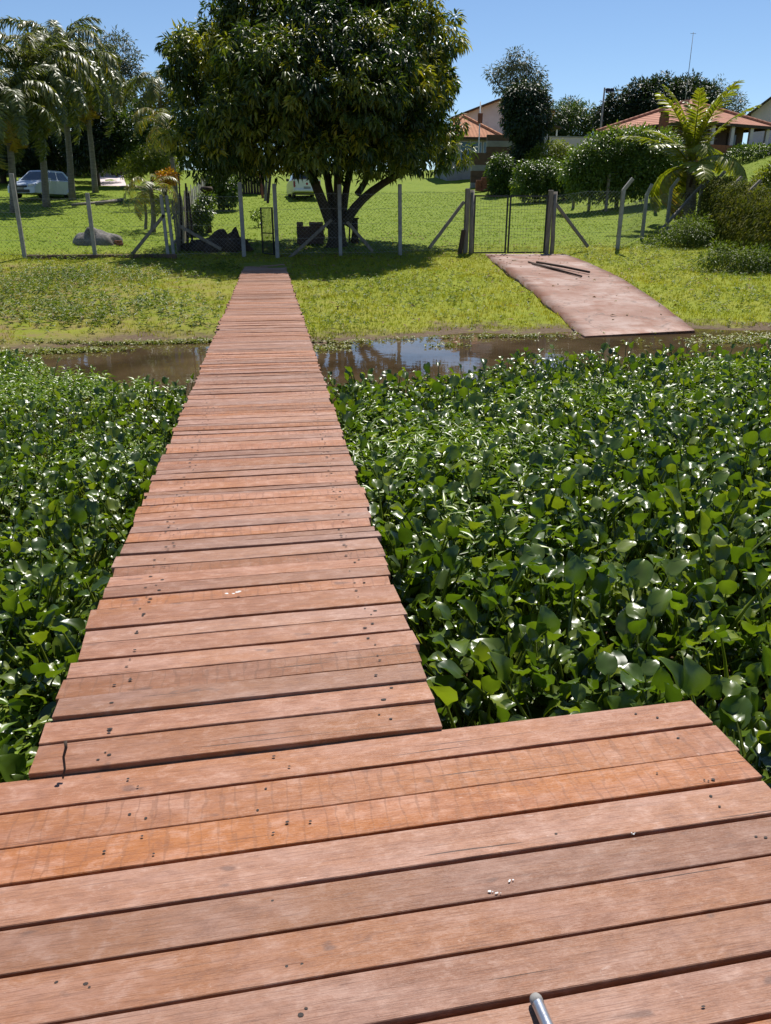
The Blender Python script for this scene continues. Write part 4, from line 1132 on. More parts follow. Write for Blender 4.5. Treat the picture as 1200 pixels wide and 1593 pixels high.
# shrubs and hedges along the right side of the lawn
broad('garden_bush', 'yellow-green bush with reddish tips beside the creeper tree', (855, 262), 55, [(850, 240, 0, .8), (870, 238, .2, .75), (835, 250, -.3, .7), (882, 248, 0, .7)], 520, 10, .2, .35, YELLEAF, 416, .06, rad=.25, cat='shrub', tm=.25)
broad('garden_bush', 'dark rounded bush left of the creeper tree', (778, 290), 52, [(780, 255, 0, .6), (775, 268, -.2, .65), (786, 275, -.2, .6), (780, 290, -.2, .65), (772, 300, -.2, .5), (790, 300, -.2, .5), (768, 262, 0, .3)], 520, 10, .2, .4, HEDGEL, 417, .06, rad=.25, cat='shrub', tm=.3)
broad('creeper_hedge', 'creeper hedge with white glints over posts in mid lawn', (860, 300), 47, [(820, 268, 0, .6), (845, 268, 0, .65), (870, 272, -.6, .65), (890, 275, -1, .65), (835, 285, -.2, .5), (865, 290, -.6, .5), (825, 300, -.3, .5), (850, 303, -.5, .5), (880, 300, -.9, .5), (810, 290, 0, .5), (858, 258, 0, .4)], 1050, 10, .17, .42, HEDGEL, 418, .05, droop=.7, rad=.22, cat='hedge', tm=.35)
broad('leafy_hedge', 'tall light green leafy hedge in front of the red-roofed house', (960, 310), 40, [(910, 255, 0, .8), (935, 240, 0, .9), (965, 230, 0, .95), (995, 235, -.3, .95), (1025, 235, -.6, .9), (925, 270, -.2, .8), (955, 265, -.3, .85), (985, 265, -.6, .85), (1015, 262, -.8, .8), (1040, 255, -1, .7), (895, 268, 0, .6), (950, 222, .3, .5), (985, 218, .3, .5), (905, 288, -.3, .55), (932, 292, -.4, .6), (962, 290, -.6, .6), (990, 288, -.9, .55), (1020, 285, -1, .55), (1000, 222, 0, .6), (1035, 228, -.5, .5)], 2900, 10, .17, .44, HEDGEL, 419, .09, droop=.45, rad=.34, cat='hedge', tm=.6)
broad('clipped_hedge', 'dark green clipped hedge at the right below the house', (1175, 268), 44, [(1150, 250, 0, .75), (1175, 250, -.3, .8), (1200, 252, -.6, .85), (1225, 254, -.8, .9), (1165, 262, -.4, .7), (1190, 266, -.8, .7)], 1000, 10, .16, .45, HEDGEL, 420, .06, rad=.2, cat='hedge', tm=.3)
broad('garden_bush', 'light green bush at the right edge above the vine fence', (1195, 300), 31, [(1190, 282, 0, .4), (1205, 276, 0, .5), (1180, 292, -.2, .3)], 300, 9, .14, .4, YELLEAF, 421, .04, rad=.16, cat='shrub', tm=.3)
broad('garden_bush', 'low green bush at the foot of the coconut palm', (1070, 385), 27.5, [(1062, 365, 0, .42), (1080, 358, .3, .45), (1095, 372, -.2, .45), (1045, 372, 0, .3), (1110, 385, -.4, .4), (1030, 378, .2, .25), (1125, 392, -.5, .3), (1010, 382, 0, .2)], 700, 9, .10, .3, WEED, 422, .03, rad=.33, cat='shrub', tm=.45)
broad('garden_bush', 'tangled low bush at the right edge below the vine fence', (1175, 430), 22, [(1150, 405, 0, .3), (1175, 412, -.2, .4), (1200, 420, -.4, .45), (1120, 398, .4, .3), (1225, 432, -.6, .5), (1135, 415, 0, .25), (1165, 432, -.4, .28), (1190, 440, -.6, .3), (1100, 405, .3, .2)], 800, 9, .09, .32, WEED, 423, .03, rad=.3, cat='shrub', tm=.4)

# ------------------------------------------------------------------ fences and gates
FY = 27.0
def fz(x, y=FY): return g(x, y)
def post(parent, px, h, w=.115, y=FY, mat=CONC, bent=0.0, lean=(0, 0), top_px=None):
    x = at(px, 395, y)[0]
    b = Vector(parent.location)
    z = fz(x, y)
    mb = MB()
    mb.beam((x - b.x, y - b.y, z - .3 - b.z), (x - b.x + lean[0], y - b.y + lean[1], z + h - b.z), w, w, (0, 1, 0), .012)
    if bent:
        mb.beam((x - b.x + lean[0], y - b.y + lean[1], z + h - b.z - .02), (x - b.x + lean[0] + bent, y - b.y + lean[1] - .1, z + h + .35 - b.z), w * .9, w * .9, (0, 1, 0), .01)
    return mb.obj('post', mat, parent), Vector((x, y, z))
def brace(parent, p0, p1, y0=FY, y1=FY, w=.10, mat=GREYWOOD):
    b = Vector(parent.location); a = Vector(at(*p0, y0)); c = Vector(at(*p1, y1))
    return MB().beam(a - b, c - b, w, w, (0, 1, 0), .01).obj('brace', mat, parent)
def wires(parent, x0, x1, y0, y1, h, n=5, mesh=True):
    b = Vector(parent.location); mb = MB(); segs = max(2, int(abs(x1 - x0) + abs(y1 - y0)) // 2 + 1)
    for k in range(n):
        pts = []
        for i in range(segs + 1):
            t = i / segs; x = x0 + (x1 - x0) * t; yv = y0 + (y1 - y0) * t
            pts.append((x - b.x, yv - b.y, fz(x, yv) + .12 + (h - .2) * k / (n - 1) - b.z))
        mb.tube(pts, .0035, 3, False)
    if mesh:
        L = math.hypot(x1 - x0, y1 - y0); m = int(L / .13); dx = h / L
        for s in (1, -1):
            for k in range(-int(h / .13), m + int(h / .13)):
                t0, t1 = k * .13 / L, k * .13 / L + s * dx
                # clip to the panel
                lo_, hi_ = (0, 1)
                u0, u1 = 0.0, 1.0
                if t1 != t0:
                    ua, ub = sorted(((0 - t0) / (t1 - t0), (1 - t0) / (t1 - t0)))
                    u0, u1 = max(u0, ua), min(u1, ub)
                if u1 - u0 < .02: continue
                ends = []
                for u in (u0, u1):
                    t = t0 + (t1 - t0) * u; x = x0 + (x1 - x0) * t; yv = y0 + (y1 - y0) * t
                    ends.append((x - b.x, yv - b.y, fz(x, yv) + .05 + (h - .1) * u - b.z))
                mb.tube(ends, .0026, 3, False)
    return tag(mb.obj('wire_mesh', WIRE, parent), kind='stuff')

xL = at(38, 400, FY)[0]; xc = at(265, 400, FY)[0]
f1 = empty('wire_fence', (xc, FY, fz(xc)), 'wire fence with slim concrete posts left of the walk', 'fence')
post(f1, 38, 2.45); post(f1, 148, 1.95); post(f1, 262, 1.9, .10, FY, CONC, 0, (-.05, 0)); post(f1, 271, 1.9, .10, FY + .05, CONC, 0, (-.06, 0)); post(f1, -75, 2.2)
brace(f1, (203, 399), (256, 334)); brace(f1, (345, 388), (280, 352))
wires(f1, at(-75, 395, FY)[0], xc, FY, FY, 1.85)
MB().box(((xL - .4 + xc + .7) / 2 - xc, .02, .0), (xc + .7 - (xL + .6), .2, .26), None, .015).obj('base_wall', DARKBR, f1)
f2 = empty('wire_fence', (2.3, FY, fz(2.3)), 'wire fence with concrete posts under the mango tree', 'fence')
post(f2, 380, 2.25, .13); post(f2, 432, 2.25, .13); post(f2, 530, 2.2); post(f2, 623, 2.2, .115, FY, CONC, 0, (-.03, 0))
brace(f2, (450, 402), (516, 342)); brace(f2, (580, 391), (540, 345)); brace(f2, (668, 386), (722, 314), FY - .25, FY)
wires(f2, at(432, 395, FY)[0], at(722, 395, FY)[0], FY, FY, 2.0)
wires(f2, xc, at(380, 395, FY)[0], FY, FY, 1.9)
x9 = at(960, 390, FY)[0]
f4 = empty('wire_fence', (x9, FY, fz(x9)), 'wire fence with bent-topped posts running back right of the double gate', 'fence')
brace(f4, (915, 384), (861, 312), FY - .3, FY)
post(f4, 960, 1.95, .12, FY, CONC, .25); wires(f4, at(857, 390, FY)[0], x9, FY, FY, 1.95)
ends = [(960, FY)]
for k, (px, yv, h) in enumerate([(996, 29.6, 1.6), (1032, 31.2, 1.6), (1078, 30.2, 1.6)]):
    post(f4, px, h, .115, yv, CONC, .22 if k else .12)
    ends.append((px, yv))
brace(f4, (1025, 362), (1092, 288), 28.8, 30.2)
for (a, ya), (b, yb) in zip(ends[:-1], ends[1:]):
    wires(f4, at(a, 380, ya)[0], at(b, 380, yb)[0], ya, yb, 1.5, 4)
# old posts carrying the creeper hedge
f5 = empty('hedge_posts_fence', (14.5, 40, g(14.5, 40)), 'old timber post fence under the leafy hedge', 'fence')
for (px, yv, h) in [(886, 42, 1.6), (910, 40.5, 1.6), (936, 39, 1.7), (915, 45, 1.5), (845, 47, 1.5), (830, 49, 1.5), (870, 46, 1.5), (1012, 36, 1.5)]:
    post(f5, px, h, .13, yv, GREYWOOD)

# double gate
gw = empty('double_gate', (at(790, 390, FY)[0], FY, fz(at(790, 390, FY)[0])), 'black framed wire mesh double gate beside the ramp', 'gate')
gx0, gx1, gxm = at(736, 395, FY)[0], at(846, 395, FY)[0], at(788, 395, FY)[0]
zb = fz(gxm) + .04; gh = 1.85; b = gw.location
for (a, c) in ((gx0, gxm - .05), (gxm + .05, gx1)):
    leaf = MB()
    for x in (a, c): leaf.beam((x - b.x, 0, zb - b.z), (x - b.x, 0, zb + gh - b.z), .05, .05, (0, 1, 0))
    for z in (zb + .025, zb + gh - .025): leaf.beam((a - b.x + .025, 0, z - b.z), (c - b.x - .025, 0, z - b.z), .05, .045)
    fr = leaf.obj('gate_leaf', IRON, gw)
    m = MB(); k = 0.1
    x = a + .1
    while x < c - .03:
        m.tube([(x - b.x, 0, zb - b.z), (x - b.x, 0, zb + gh - b.z)], .0035, 3, False); x += .1
    z = zb + .1
    while z < zb + gh - .03:
        m.tube([(a - b.x, .003, z - b.z), (c - b.x, .003, z - b.z)], .0035, 3, False); z += .1
    tag(m.obj('wire_panel', WIRE, fr), kind='stuff')
for px, lab in ((727, 'grey timber gate post left of the double gate'), (853, 'grey timber gate post right of the double gate')):
    x = at(px, 390, FY)[0]; gp_ = empty('gate_post', (x, FY, fz(x)), lab, 'post', 'timber posts of the double gate')
    MB().beam((-.07, 0, -.3), (-.05, 0, 2.05), .15, .15, (0, 1, 0), .015).obj('shaft', GREYWOOD, gp_)
    MB().tube([(.11, -.05, -.3), (.12, -.05, .4), (.10, -.05, .9), (.11, 0, 2.0)], [.085, .08, .075, .07], 8).obj('round_shaft', GREYWOOD, gp_, True)
x = at(715, 386, FY)[0]
tag(MB().beam((0, 0, -.1), (.12, 0, .75), .14, .10, (0, 1, 0), .012).obj('timber_stub', DARKWOOD, None, False, (x - .02, FY - .1, fz(x))), 'short dark timber stub leaning beside the left gate post', 'timber')

# small iron gate by the walk, standing open
xg = at(432, 400, FY)[0] - .1
sg = empty('iron_gate', (xg, FY + .06, fz(xg)), 'small black iron bar gate standing open at the end of the walk', 'gate', None, R(112))
fr = MB(); W_, H_ = 1.0, 1.55
for x in (0, W_): fr.beam((x, 0, .08), (x, 0, H_), .04, .04, (0, 1, 0))
for z in (.1, .75, H_ - .02): fr.beam((.02, 0, z), (W_ - .02, 0, z), .035, .035)
fr.obj('frame', IRON, sg)
for k in range(8):
    xx = .1 + k * .112
    MB().beam((xx, 0, .12), (xx, 0, H_ - .04), .014, .014, (0, 1, 0)).obj('bar', IRON, sg)

# pale board fence running back from the corner post
A = Vector((xc + .12, 28.0, 0)); B = Vector(at(331, 300, 50)); B.z = 0
bf = empty('board_fence', (A.x, A.y, fz(A.x, A.y)), 'weathered pale board fence running back across the lawn', 'fence')
L = (B - A).length; d = (B - A).normalized(); nrm = Vector((d.y, -d.x, 0)); s = 0.0; rr = random.Random(17); k = 0
while s < L:
    p = A + d * s; w_ = rr.uniform(.16, .26); z = g(p.x, p.y); h = rr.uniform(1.35, 1.75)
    q = A + d * (s + w_)
    bb = bf.location
    off = nrm * rr.uniform(-.015, .015)
    mbb = MB().beam(Vector((p.x + d.x * w_ / 2, p.y + d.y * w_ / 2, z - .1)) + off - bb, Vector((p.x + d.x * w_ / 2 + rr.uniform(-.04, .04), p.y + d.y * w_ / 2, z + h)) + off - bb, w_, .025, tuple(nrm))
    mbb.obj('board', GREYWOOD if (s < 7 or rr.random() < .25) else PALEBOARD, bf)
    s += w_ + rr.uniform(.02, .14); k += 1
for zz in (.35, 1.1):
    bb = bf.location
    pts = [A + d * (L * t) for t in np.linspace(0, 1, 12)]
    mbx = MB()
    for p, q in zip(pts[:-1], pts[1:]):
        mbx.beam(Vector((p.x, p.y, g(p.x, p.y) + zz)) + nrm * -.05 - bb, Vector((q.x, q.y, g(q.x, q.y) + zz)) + nrm * -.05 - bb, .05, .07)
    mbx.obj('rail', GREYWOOD, bf)
# loose sticks and a stump post in the corner
for k, (pa, pb, r_, yv) in enumerate([((283, 395), (278, 270), .035, 28.6), ((292, 395), (289, 285), .05, 28.3), ((300, 392), (293, 300), .04, 28.8)]):
    a, c = at(*pa, yv), at(*pb, yv); a[2] = g(a[0], yv) - .1
    tag(MB().tube([tuple(a), tuple((a + c) / 2 + np.array([.03, 0, 0])), tuple(c)], [r_, r_ * .9, r_ * .6], 7).obj('leaning_stick', DARKWOOD, None, True), ['tallest thin stick standing by the corner of the board fence', 'middle thick stick standing by the corner of the board fence', 'shortest stick standing by the corner of the board fence'][k], 'stick', 'sticks by the board fence corner')
a = at(326, 368, 34); a[2] = g(a[0], 34)
st = empty('stump_post', tuple(a), 'reddish brown stump post with a flared head by the board fence', 'post')
MB().tube([(0, 0, -.1), (0, 0, .5), (.03, 0, 1.5)], [.13, .11, .12], 9).obj('shaft', DARKWOOD, st, True)
MB().tube([(.03, 0, 1.48), (.03, 0, 1.6), (.03, 0, 1.72)], [.13, .27, .22], 9).obj('head', DARKWOOD, st, True)

# ------------------------------------------------------------------ things under and around the mango tree
def blob(name, mat, label, cat, c, s, seedv, n=18, m=10, amp=.18):
    r = np.random.default_rng(seedv); ph = r.uniform(0, 6.28, (6, 3)); fr = r.uniform(1, 4, (6, 3))
    th = np.linspace(0, 2*np.pi, n, endpoint=False); el = np.linspace(-.35, np.pi/2, m)
    E_, T_ = np.meshgrid(el, th, indexing='ij')
    dirs = np.stack([np.cos(E_) * np.cos(T_), np.cos(E_) * np.sin(T_), np.sin(E_)], -1)
    rad = 1 + amp * sum(np.sin(fr[k, 0] * dirs[..., 0] * 2 + ph[k, 0]) * np.sin(fr[k, 1] * dirs[..., 1] * 2 + ph[k, 1]) * np.cos(fr[k, 2] * dirs[..., 2] + ph[k, 2]) for k in range(6))
    V_ = (dirs * rad[..., None] * np.array(s)).reshape(-1, 3)
    i0 = (np.arange(m-1)[:, None] * n + np.arange(n)[None]); i1 = (np.arange(m-1)[:, None] * n + (np.arange(n)[None] + 1) % n)
    F_ = np.stack([i0.ravel(), i1.ravel(), i1.ravel() + n, i0.ravel() + n], -1)
    return tag(link_mesh(name, np_mesh(name, V_, [F_], None, True), mat, None, tuple(c)), label, cat)
a = at(150, 374, 30.6); blob('boulder', ROCKM, 'long low grey boulder on the left lawn behind the fence', 'rock', (a[0], 30.6, g(a[0], 30.6)), (.84, .5, .50), 5, 26, 12, .13)
for k, (px, dz, lab) in enumerate([(186, 0, 'lower red brick beside the boulder'), (184, .085, 'upper red brick stacked beside the boulder')]):
    a = at(px, 376, 30.2)
    tag(MB().box((0, 0, .045), (.24, .12, .08), None, .006).obj('brick', BRICK, None, False, (a[0], 30.2, g(a[0], 30.2) + dz), (0, 0, .3 + .4*k)), lab, 'brick', 'bricks beside the boulder')
for k, (pa, pb, r_, yv, lab) in enumerate([((112, 316), (165, 308), .08, 46, 'thin pale log lying nearer the palm row'), ((150, 317), (190, 306), .10, 46.5, 'thicker log lying right of the other log')]):
    a, c = at(*pa, yv), at(*pb, yv + 2.5); a[2] = g(a[0], a[1]) + r_; c[2] = g(c[0], c[1]) + r_
    tag(MB().tube([tuple(a), tuple((a + c) / 2), tuple(c)], [r_, r_ * .95, r_ * .85], 8).obj('fallen_log', GREYWOOD, None, True), lab, 'log', 'logs on the left lawn')
for k, (px, yv, s, lab) in enumerate([(345, 28.6, (.75, .6, .5), 'dark heap of soil left of the walk gate'), (362, 29.2, (.6, .5, .55), 'second dark heap of soil nearer the walk gate'), (318, 28.8, (.6, .5, .32), 'low dark heap of soil by the board fence')]):
    a = at(px, 390, yv); blob('soil_heap', EARTH, lab, 'soil heap', (a[0], yv, g(a[0], yv)), s, 40 + k, 22, 10, .2)['group'] = 'soil heaps by the gate'
# brick hearth with rough top
a = at(483, 374, 30.6); hz = g(a[0], 30.6)
ht = empty('brick_hearth', (a[0], 30.6, hz), 'dark block hearth under the mango tree', 'hearth')
rr = random.Random(3)
blk = MB().box((0, 0, 0), (.235, .2, .145), None, .012).mesh('block'); blk.materials.append(DARKBR)
for lv in range(5):
    for side_ in range(4):
        for q in range(4 if side_ % 2 == 0 else 2):
            if side_ == 0: p = (-.36 + .24 * q, -.3, 0); rz = 0
            elif side_ == 2: p = (-.36 + .24 * q, .3, 0); rz = 0
            elif side_ == 1: p = (-.385, -.1 + .22 * q, 0); rz = R(90)
            else: p = (.385, -.1 + .22 * q, 0); rz = R(90)
            if lv == 4 and rr.random() < .35: continue
            link_mesh('block', blk, None, ht, (p[0] + rr.uniform(-.01, .01) + (.05 if lv % 2 and side_ % 2 == 0 else 0), p[1] + rr.uniform(-.01, .01), .075 + lv * .152), (0, 0, rz + rr.uniform(-.03, .03)))
MB().box((0, 0, .55), (.72, .5, .06)).obj('ash_bed', EARTH, ht)
# rough wooden stand beside the trunk
a = at(552, 372, 30.2)
ws = empty('wooden_stand', (a[0], 30.2, g(a[0], 30.2)), 'small rough wooden stand beside the mango trunk', 'stand')
MB().box((-.05, 0, .85), (.42, .25, .05), None, .008).obj('top', DARKWOOD, ws)
MB().tube([(0, 0, -.05), (.02, 0, .4), (0, 0, .83)], [.17, .11, .13], 8).obj('pedestal', DARKWOOD, ws, True)
MB().tube([(-.2, .02, -.05), (-.17, 0, .83)], .03, 6).obj('leg', DARKWOOD, ws, True)

# plank shed and leaning boards behind
a = at(350, 306, 55); b_ = at(412, 306, 55); zs = g((a[0] + b_[0]) / 2, 55)
sh = empty('plank_shed', ((a[0] + b_[0]) / 2, 55, zs), 'dark vertical-plank shed behind the mango crown', 'shed')
wS = b_[0] - a[0]; x = -wS / 2; rr = random.Random(8)
while x < wS / 2:
    w_ = rr.uniform(.16, .24)
    MB().box((x + w_ / 2, 0, 1.3), (w_ - .012, .03, 2.6 + rr.uniform(-.05, .05)), None, .004).obj('board', DARKWOOD, sh); x += w_
x = 0.0
while x < 3:
    MB().box((wS / 2 + .02, .12 + x, 1.3), (.03, .2, 2.6)).obj('board', DARKWOOD, sh); x += .22
MB().box((0, 1.5, 2.72), (wS + .5, 3.6, .06), Matrix.Rotation(R(4), 3, 'X')).obj('roof', CONC, sh)
for k, (pa, pb, lab) in enumerate([((409, 305), (404, 262), 'reddish board leaning at the left of the stack by the shed'), ((413, 312), (416, 262), 'middle board leaning beside the shed'), ((417, 320), (421, 268), 'longest board leaning nearest the lawn by the shed')]):
    yv = 52 - 2 * k
    a, c = at(*pa, yv), at(*pb, yv + .6); a[2] = g(a[0], yv)
    tag(MB().beam(tuple(a), tuple(c), .16, .03, (0, 1, 0)).obj('leaning_board', [BRICK, GREYWOOD, DARKWOOD][k], None), lab, 'board', 'boards beside the shed')

# vine-covered fence at the right edge
vf = empty('vine_fence', (15.4, 25.0, g(15.4, 25.0)), 'fence smothered in dry brown-green vines at the right edge', 'fence')
P0 = Vector(at(1105, 345, 29.5)); P1 = Vector(at(1225, 385, 22.0))
lbs = []
for k in range(12):
    t = k / 11; p = P0.lerp(P1, t); z = g(p.x, p.y)
    lbs += [(p.x, p.y, z + .7, .55, .6, .95), (p.x + .15, p.y, z + 1.6 + .12 * math.sin(k * 2.1), .5, .55, .5)]
crown_obj(vf, DRYVINE, clump_leaves(lbs, 5200, 10, .105, .4, 77, droop=1.3, rad=.16, core=.25, tm=.4, ts=.2, cut=.6), 'vines')
for k in range(5):
    t = k / 4; p = P0.lerp(P1, t); z = g(p.x, p.y); bl = vf.location
    mb = MB().beam((p.x - bl.x, p.y - bl.y, z - .2 - bl.z), (p.x - bl.x, p.y - bl.y, z + 2.0 - bl.z), .12, .12, (0, 1, 0), .01)
    mb.beam((p.x - bl.x, p.y - bl.y, z + 1.98 - bl.z), (p.x - bl.x + .32, p.y - bl.y, z + 2.3 - bl.z), .1, .1, (0, 1, 0), .01)
    mb.obj('post', GREYWOOD, vf)

# ------------------------------------------------------------------ houses
def kz(px, py):
    r = FW + RT * (px - 600) / FPX - UP * (py - 796.5) / FPX
    return r[2] / r[1], r[0] / r[1]
def poly_prism(mb, pts, z0, z1):
    n = len(pts)
    mb.add([(p[0], p[1], z0) for p in pts] + [(p[0], p[1], z1) for p in pts], [tuple(range(n-1, -1, -1)), tuple(range(n, 2*n))] + [(i, (i+1) % n, (i+1) % n + n, i + n) for i in range(n)])
    return mb

# house with the large red hipped roof
C0 = Vector(at(1075, 187, 46)).xy; zE = at(1075, 187, 46)[2]
kl = kz(928, 205); YL = (zE - EYE) / kl[0]; CL = Vector((kl[1] * YL, YL))
kr = kz(1186, 184); YR = (zE - EYE) / kr[0]; CR = Vector((kr[1] * YR, YR))
e1 = CL - C0; e2u = Vector((-e1.y, e1.x)).normalized()
if e2u.dot(CR - C0) < 0: e2u = -e2u
e2 = e2u * max(7.5, (CR - C0).length)
foot = [C0, C0 + e2, C0 + e2 + e1, CL]
cen = (foot[0] + foot[2]) / 2
zg = at(1100, 224, cen.y)[2] - 1.3
hr = empty('red_roof_house', (cen.x, cen.y, zg), 'single-storey house with a broad red tiled hip roof and veranda', 'house')
F0 = [(p - cen) for p in foot]; ze = zE - zg
def sc_(k): return [p * k for p in F0]
# walls, set back behind the veranda
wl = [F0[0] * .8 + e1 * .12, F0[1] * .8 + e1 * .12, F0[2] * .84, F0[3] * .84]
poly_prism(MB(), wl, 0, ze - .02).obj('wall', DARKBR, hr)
poly_prism(MB(), sc_(.97), -1.5, .95).obj('plinth', ORANGE, hr)
e1n, e2n = e1.normalized(), e2.normalized()
long1 = e1.length > e2.length
ax, half = (e1n, e1.length / 2) if long1 else (e2n, e2.length / 2)
short = min(e1.length, e2.length) / 2
rl = max(.3, half - short)
apz = ze + short * .40
rA, rB = ax * rl, ax * -rl
def roof_mb(grow, dz):
    mb = MB(); P = [p * grow for p in F0]
    vs = [(p.x, p.y, ze + dz) for p in P] + [(rA.x, rA.y, apz + dz), (rB.x, rB.y, apz + dz)]
    fs = []
    for i in range(4):
        a, c = P[i], P[(i+1) % 4]; m = (a + c) / 2
        da, db = (m - rA).length, (m - rB).length
        edge = (c - a).normalized()
        if abs(edge.dot(ax)) > .7:
            first, second = (4, 5) if (c - rA).length < (c - rB).length else (5, 4)
            fs.append((i, (i+1) % 4, first, second))
        else:
            fs.append((i, (i+1) % 4, 4 if da < db else 5))
    fs.append((3, 2, 1, 0))
    mb.add(vs, fs); return mb
ro = roof_mb(1.0, 0).obj('roof', TILE_R, hr)
for i in range(4):
    a, c = F0[i], F0[(i+1) % 4]
    MB().beam((a.x, a.y, ze - .08), (c.x, c.y, ze - .08), .06, .16).obj('fascia', DARKWOOD, ro)
    e = rA if (a - rA).length < (a - rB).length else rB
    MB().tube([(a.x, a.y, ze + .04), (e.x, e.y, apz + .06)], .11, 6).obj('hip_tiles', TILE_R, ro)
MB().tube([(rA.x, rA.y, apz + .06), (rB.x, rB.y, apz + .06)], .12, 6).obj('ridge_tiles', TILE_R, ro)
for t in (0.04, .28, .52, .76, .97):
    p = F0[0].lerp(F0[1], t) * .94
    MB().beam((p.x, p.y, .95), (p.x, p.y, ze - .02), .22, .22, (0, 1, 0), .02).obj('column', PINK, hr)
for t in (.25, .5, .75):
    p = F0[0].lerp(F0[3], t) * .94
    MB().beam((p.x, p.y, .95), (p.x, p.y, ze - .02), .2, .2, (0, 1, 0), .02).obj('column', DARKWOOD, hr)
def panel_on(a, c, t0, t1, z0, z1, off, mat, name, parent, th=.06):
    d_ = (c - a); n_ = Vector((d_.y, -d_.x)).normalized()
    if n_.dot((a + c) / 2) < 0: n_ = -n_
    p, q = a + d_ * t0 + n_ * off, a + d_ * t1 + n_ * off
    return MB().beam((p.x, p.y, (z0 + z1) / 2), (q.x, q.y, (z0 + z1) / 2), th, z1 - z0).obj(name, mat, parent)
for (t0, t1, z0, z1) in ((.1, .25, .95, 3.0), (.4, .6, 1.6, 2.8), (.75, .9, .95, 3.0)):
    f_ = panel_on(wl[0], wl[1], t0, t1, z0, min(z1, ze - .3), .02, DARKWOOD, 'door' if z0 < 1 else 'window', hr)
    panel_on(wl[0], wl[1], t0 + .02, t1 - .02, z0 + .1, min(z1, ze - .3) - .1, .05, GLASS, 'pane', f_, .03)
for (t0, t1) in ((.2, .35), (.6, .75)):
    f_ = panel_on(wl[0], wl[3], t0, t1, 1.5, min(2.7, ze - .3), .02, WHITE, 'window', hr)
    panel_on(wl[0], wl[3], t0 + .01, t1 - .01, 1.6, min(2.6, ze - .4), .05, GLASS, 'pane', f_, .03)
chp = Vector(at(1033, 190, 46.5)); chz = chp.z - zg
MB().box((chp.x - cen.x, chp.y - cen.y, chz - .7), (.42, .42, 2.0), None, .02).obj('chimney', BRICK, hr)
cp = bpy.data.objects['chimney']
for dx in (-.13, 0, .13):
    MB().box((chp.x - cen.x + dx, chp.y - cen.y, chz + .40), (.07, .4, .2)).obj('vent_brick', BRICK, cp)
MB().box((chp.x - cen.x, chp.y - cen.y, chz + .55), (.5, .5, .08), None, .01).obj('cap', BRICK, cp)

# pale pink gabled house behind
YP = 74.0
def gable_house(name, label, pxl, pxr, pxpeak, pypeak, pyeave, Yh, depth, wall_m, roof_m, over=.5):
    xl, xr = at(pxl, 200, Yh)[0], at(pxr, 200, Yh)[0]; xp = at(pxpeak, 200, Yh)[0]
    zp = at(pxpeak, pypeak, Yh)[2]; zl = at(pxl, pyeave, Yh)[2]
    slope = (zp - zl) / (xp - xl); zr = zp - slope * (xr - xp)
    z0 = g(xp, Yh) - 1
    h = empty(name, (xp, Yh, z0), label, 'house', None, -math.atan2(xp, Yh))
    pts = [(xl - xp, 0), (xr - xp, 0), (xr - xp, zr - z0 - .15), (0, zp - z0 - .15), (xl - xp, zl - z0 - .15)]
    mb = MB(); n = 5
    mb.add([(p[0], 0, p[1]) for p in pts] + [(p[0], depth, p[1]) for p in pts], [tuple(range(n)), tuple(range(2*n-1, n-1, -1))] + [(i, i+n, (i+1) % n + n, (i+1) % n) for i in range(n)])
    mb.obj('wall', wall_m, h)
    for (xe, zz_) in ((xl - xp, zl - z0), (xr - xp, zr - z0)):
        dx = over if xe > 0 else -over
        mb = MB(); a = Vector((0, 0, zp - z0)); c = Vector((xe + dx, 0, zz_ - abs(dx) * slope))
        mb.add([(a.x, -.5, a.z), (c.x, -.5, c.z), (c.x, depth + .4, c.z), (a.x, depth + .4, a.z), (a.x, -.5, a.z - .14), (c.x, -.5, c.z - .14), (c.x, depth + .4, c.z - .14), (a.x, depth + .4, a.z - .14)],
               [(0, 1, 2, 3), (7, 6, 5, 4), (0, 4, 5, 1), (1, 5, 6, 2), (2, 6, 7, 3), (3, 7, 4, 0)])
        r_ = mb.obj('roof', roof_m, h)
        MB().beam((a.x, -.56, a.z - .1), (c.x, -.56, c.z - .1), .1, .26, (0, 1, 0)).obj('barge_board', DARKWOOD, r_)
    return h, xp, z0, zp
hp, xp, z0, zp = gable_house('gabled_house', 'pale pink gabled house rising behind the orange roof', 712, 850, 792, 147, 177, YP, 9, PINK, TILE_R)
for (a, c, z_) in ((at(835, 205, YP)[0] - xp, at(848, 205, YP)[0] - xp, at(835, 235, YP)[2] - z0), ):
    f_ = MB().box(((a + c) / 2, -.03, z_ + 1.0), (c - a, .1, 1.9)).obj('window', WHITE, hp)
    MB().box(((a + c) / 2, -.09, z_ + 1.0), (c - a - .14, .05, 1.74)).obj('pane', BLUEGL, f_)
# orange-roofed annex
YA = 66.0
xa, xb = at(690, 212, YA)[0], at(784, 213, YA)[0]; zev = at(740, 213, YA)[2]; zri = at(735, 186, YA + 3)[2]
an = empty('tiled_annex', ((xa + xb) / 2, YA, g((xa + xb) / 2, YA) - .5), 'low annex with bright orange tiled roof beside the mango crown', 'house')
bl = Vector(an.location); hw = (xb - xa) / 2
MB().box((0, 3, (zev - bl.z) / 2 - .05), (2 * hw - 1.0, 5, zev - bl.z - .1)).obj('wall', GREYPL, an)
mb = MB(); zE2, zR2 = zev - bl.z, zri - bl.z + .2
mb.add([(-hw, 0, zE2), (hw, 0, zE2), (hw, 6, zE2), (-hw, 6, zE2), (-hw + 2.2, 3, zR2), (hw - 2.6, 3, zR2)], [(0, 1, 5, 4), (1, 2, 5), (2, 3, 4, 5), (3, 0, 4), (3, 2, 1, 0)])
ro = mb.obj('roof', TILE_O, an)
MB().beam((-hw, -.03, zE2 - .1), (hw, -.03, zE2 - .1), .06, .18).obj('fascia', DARKWOOD, ro)
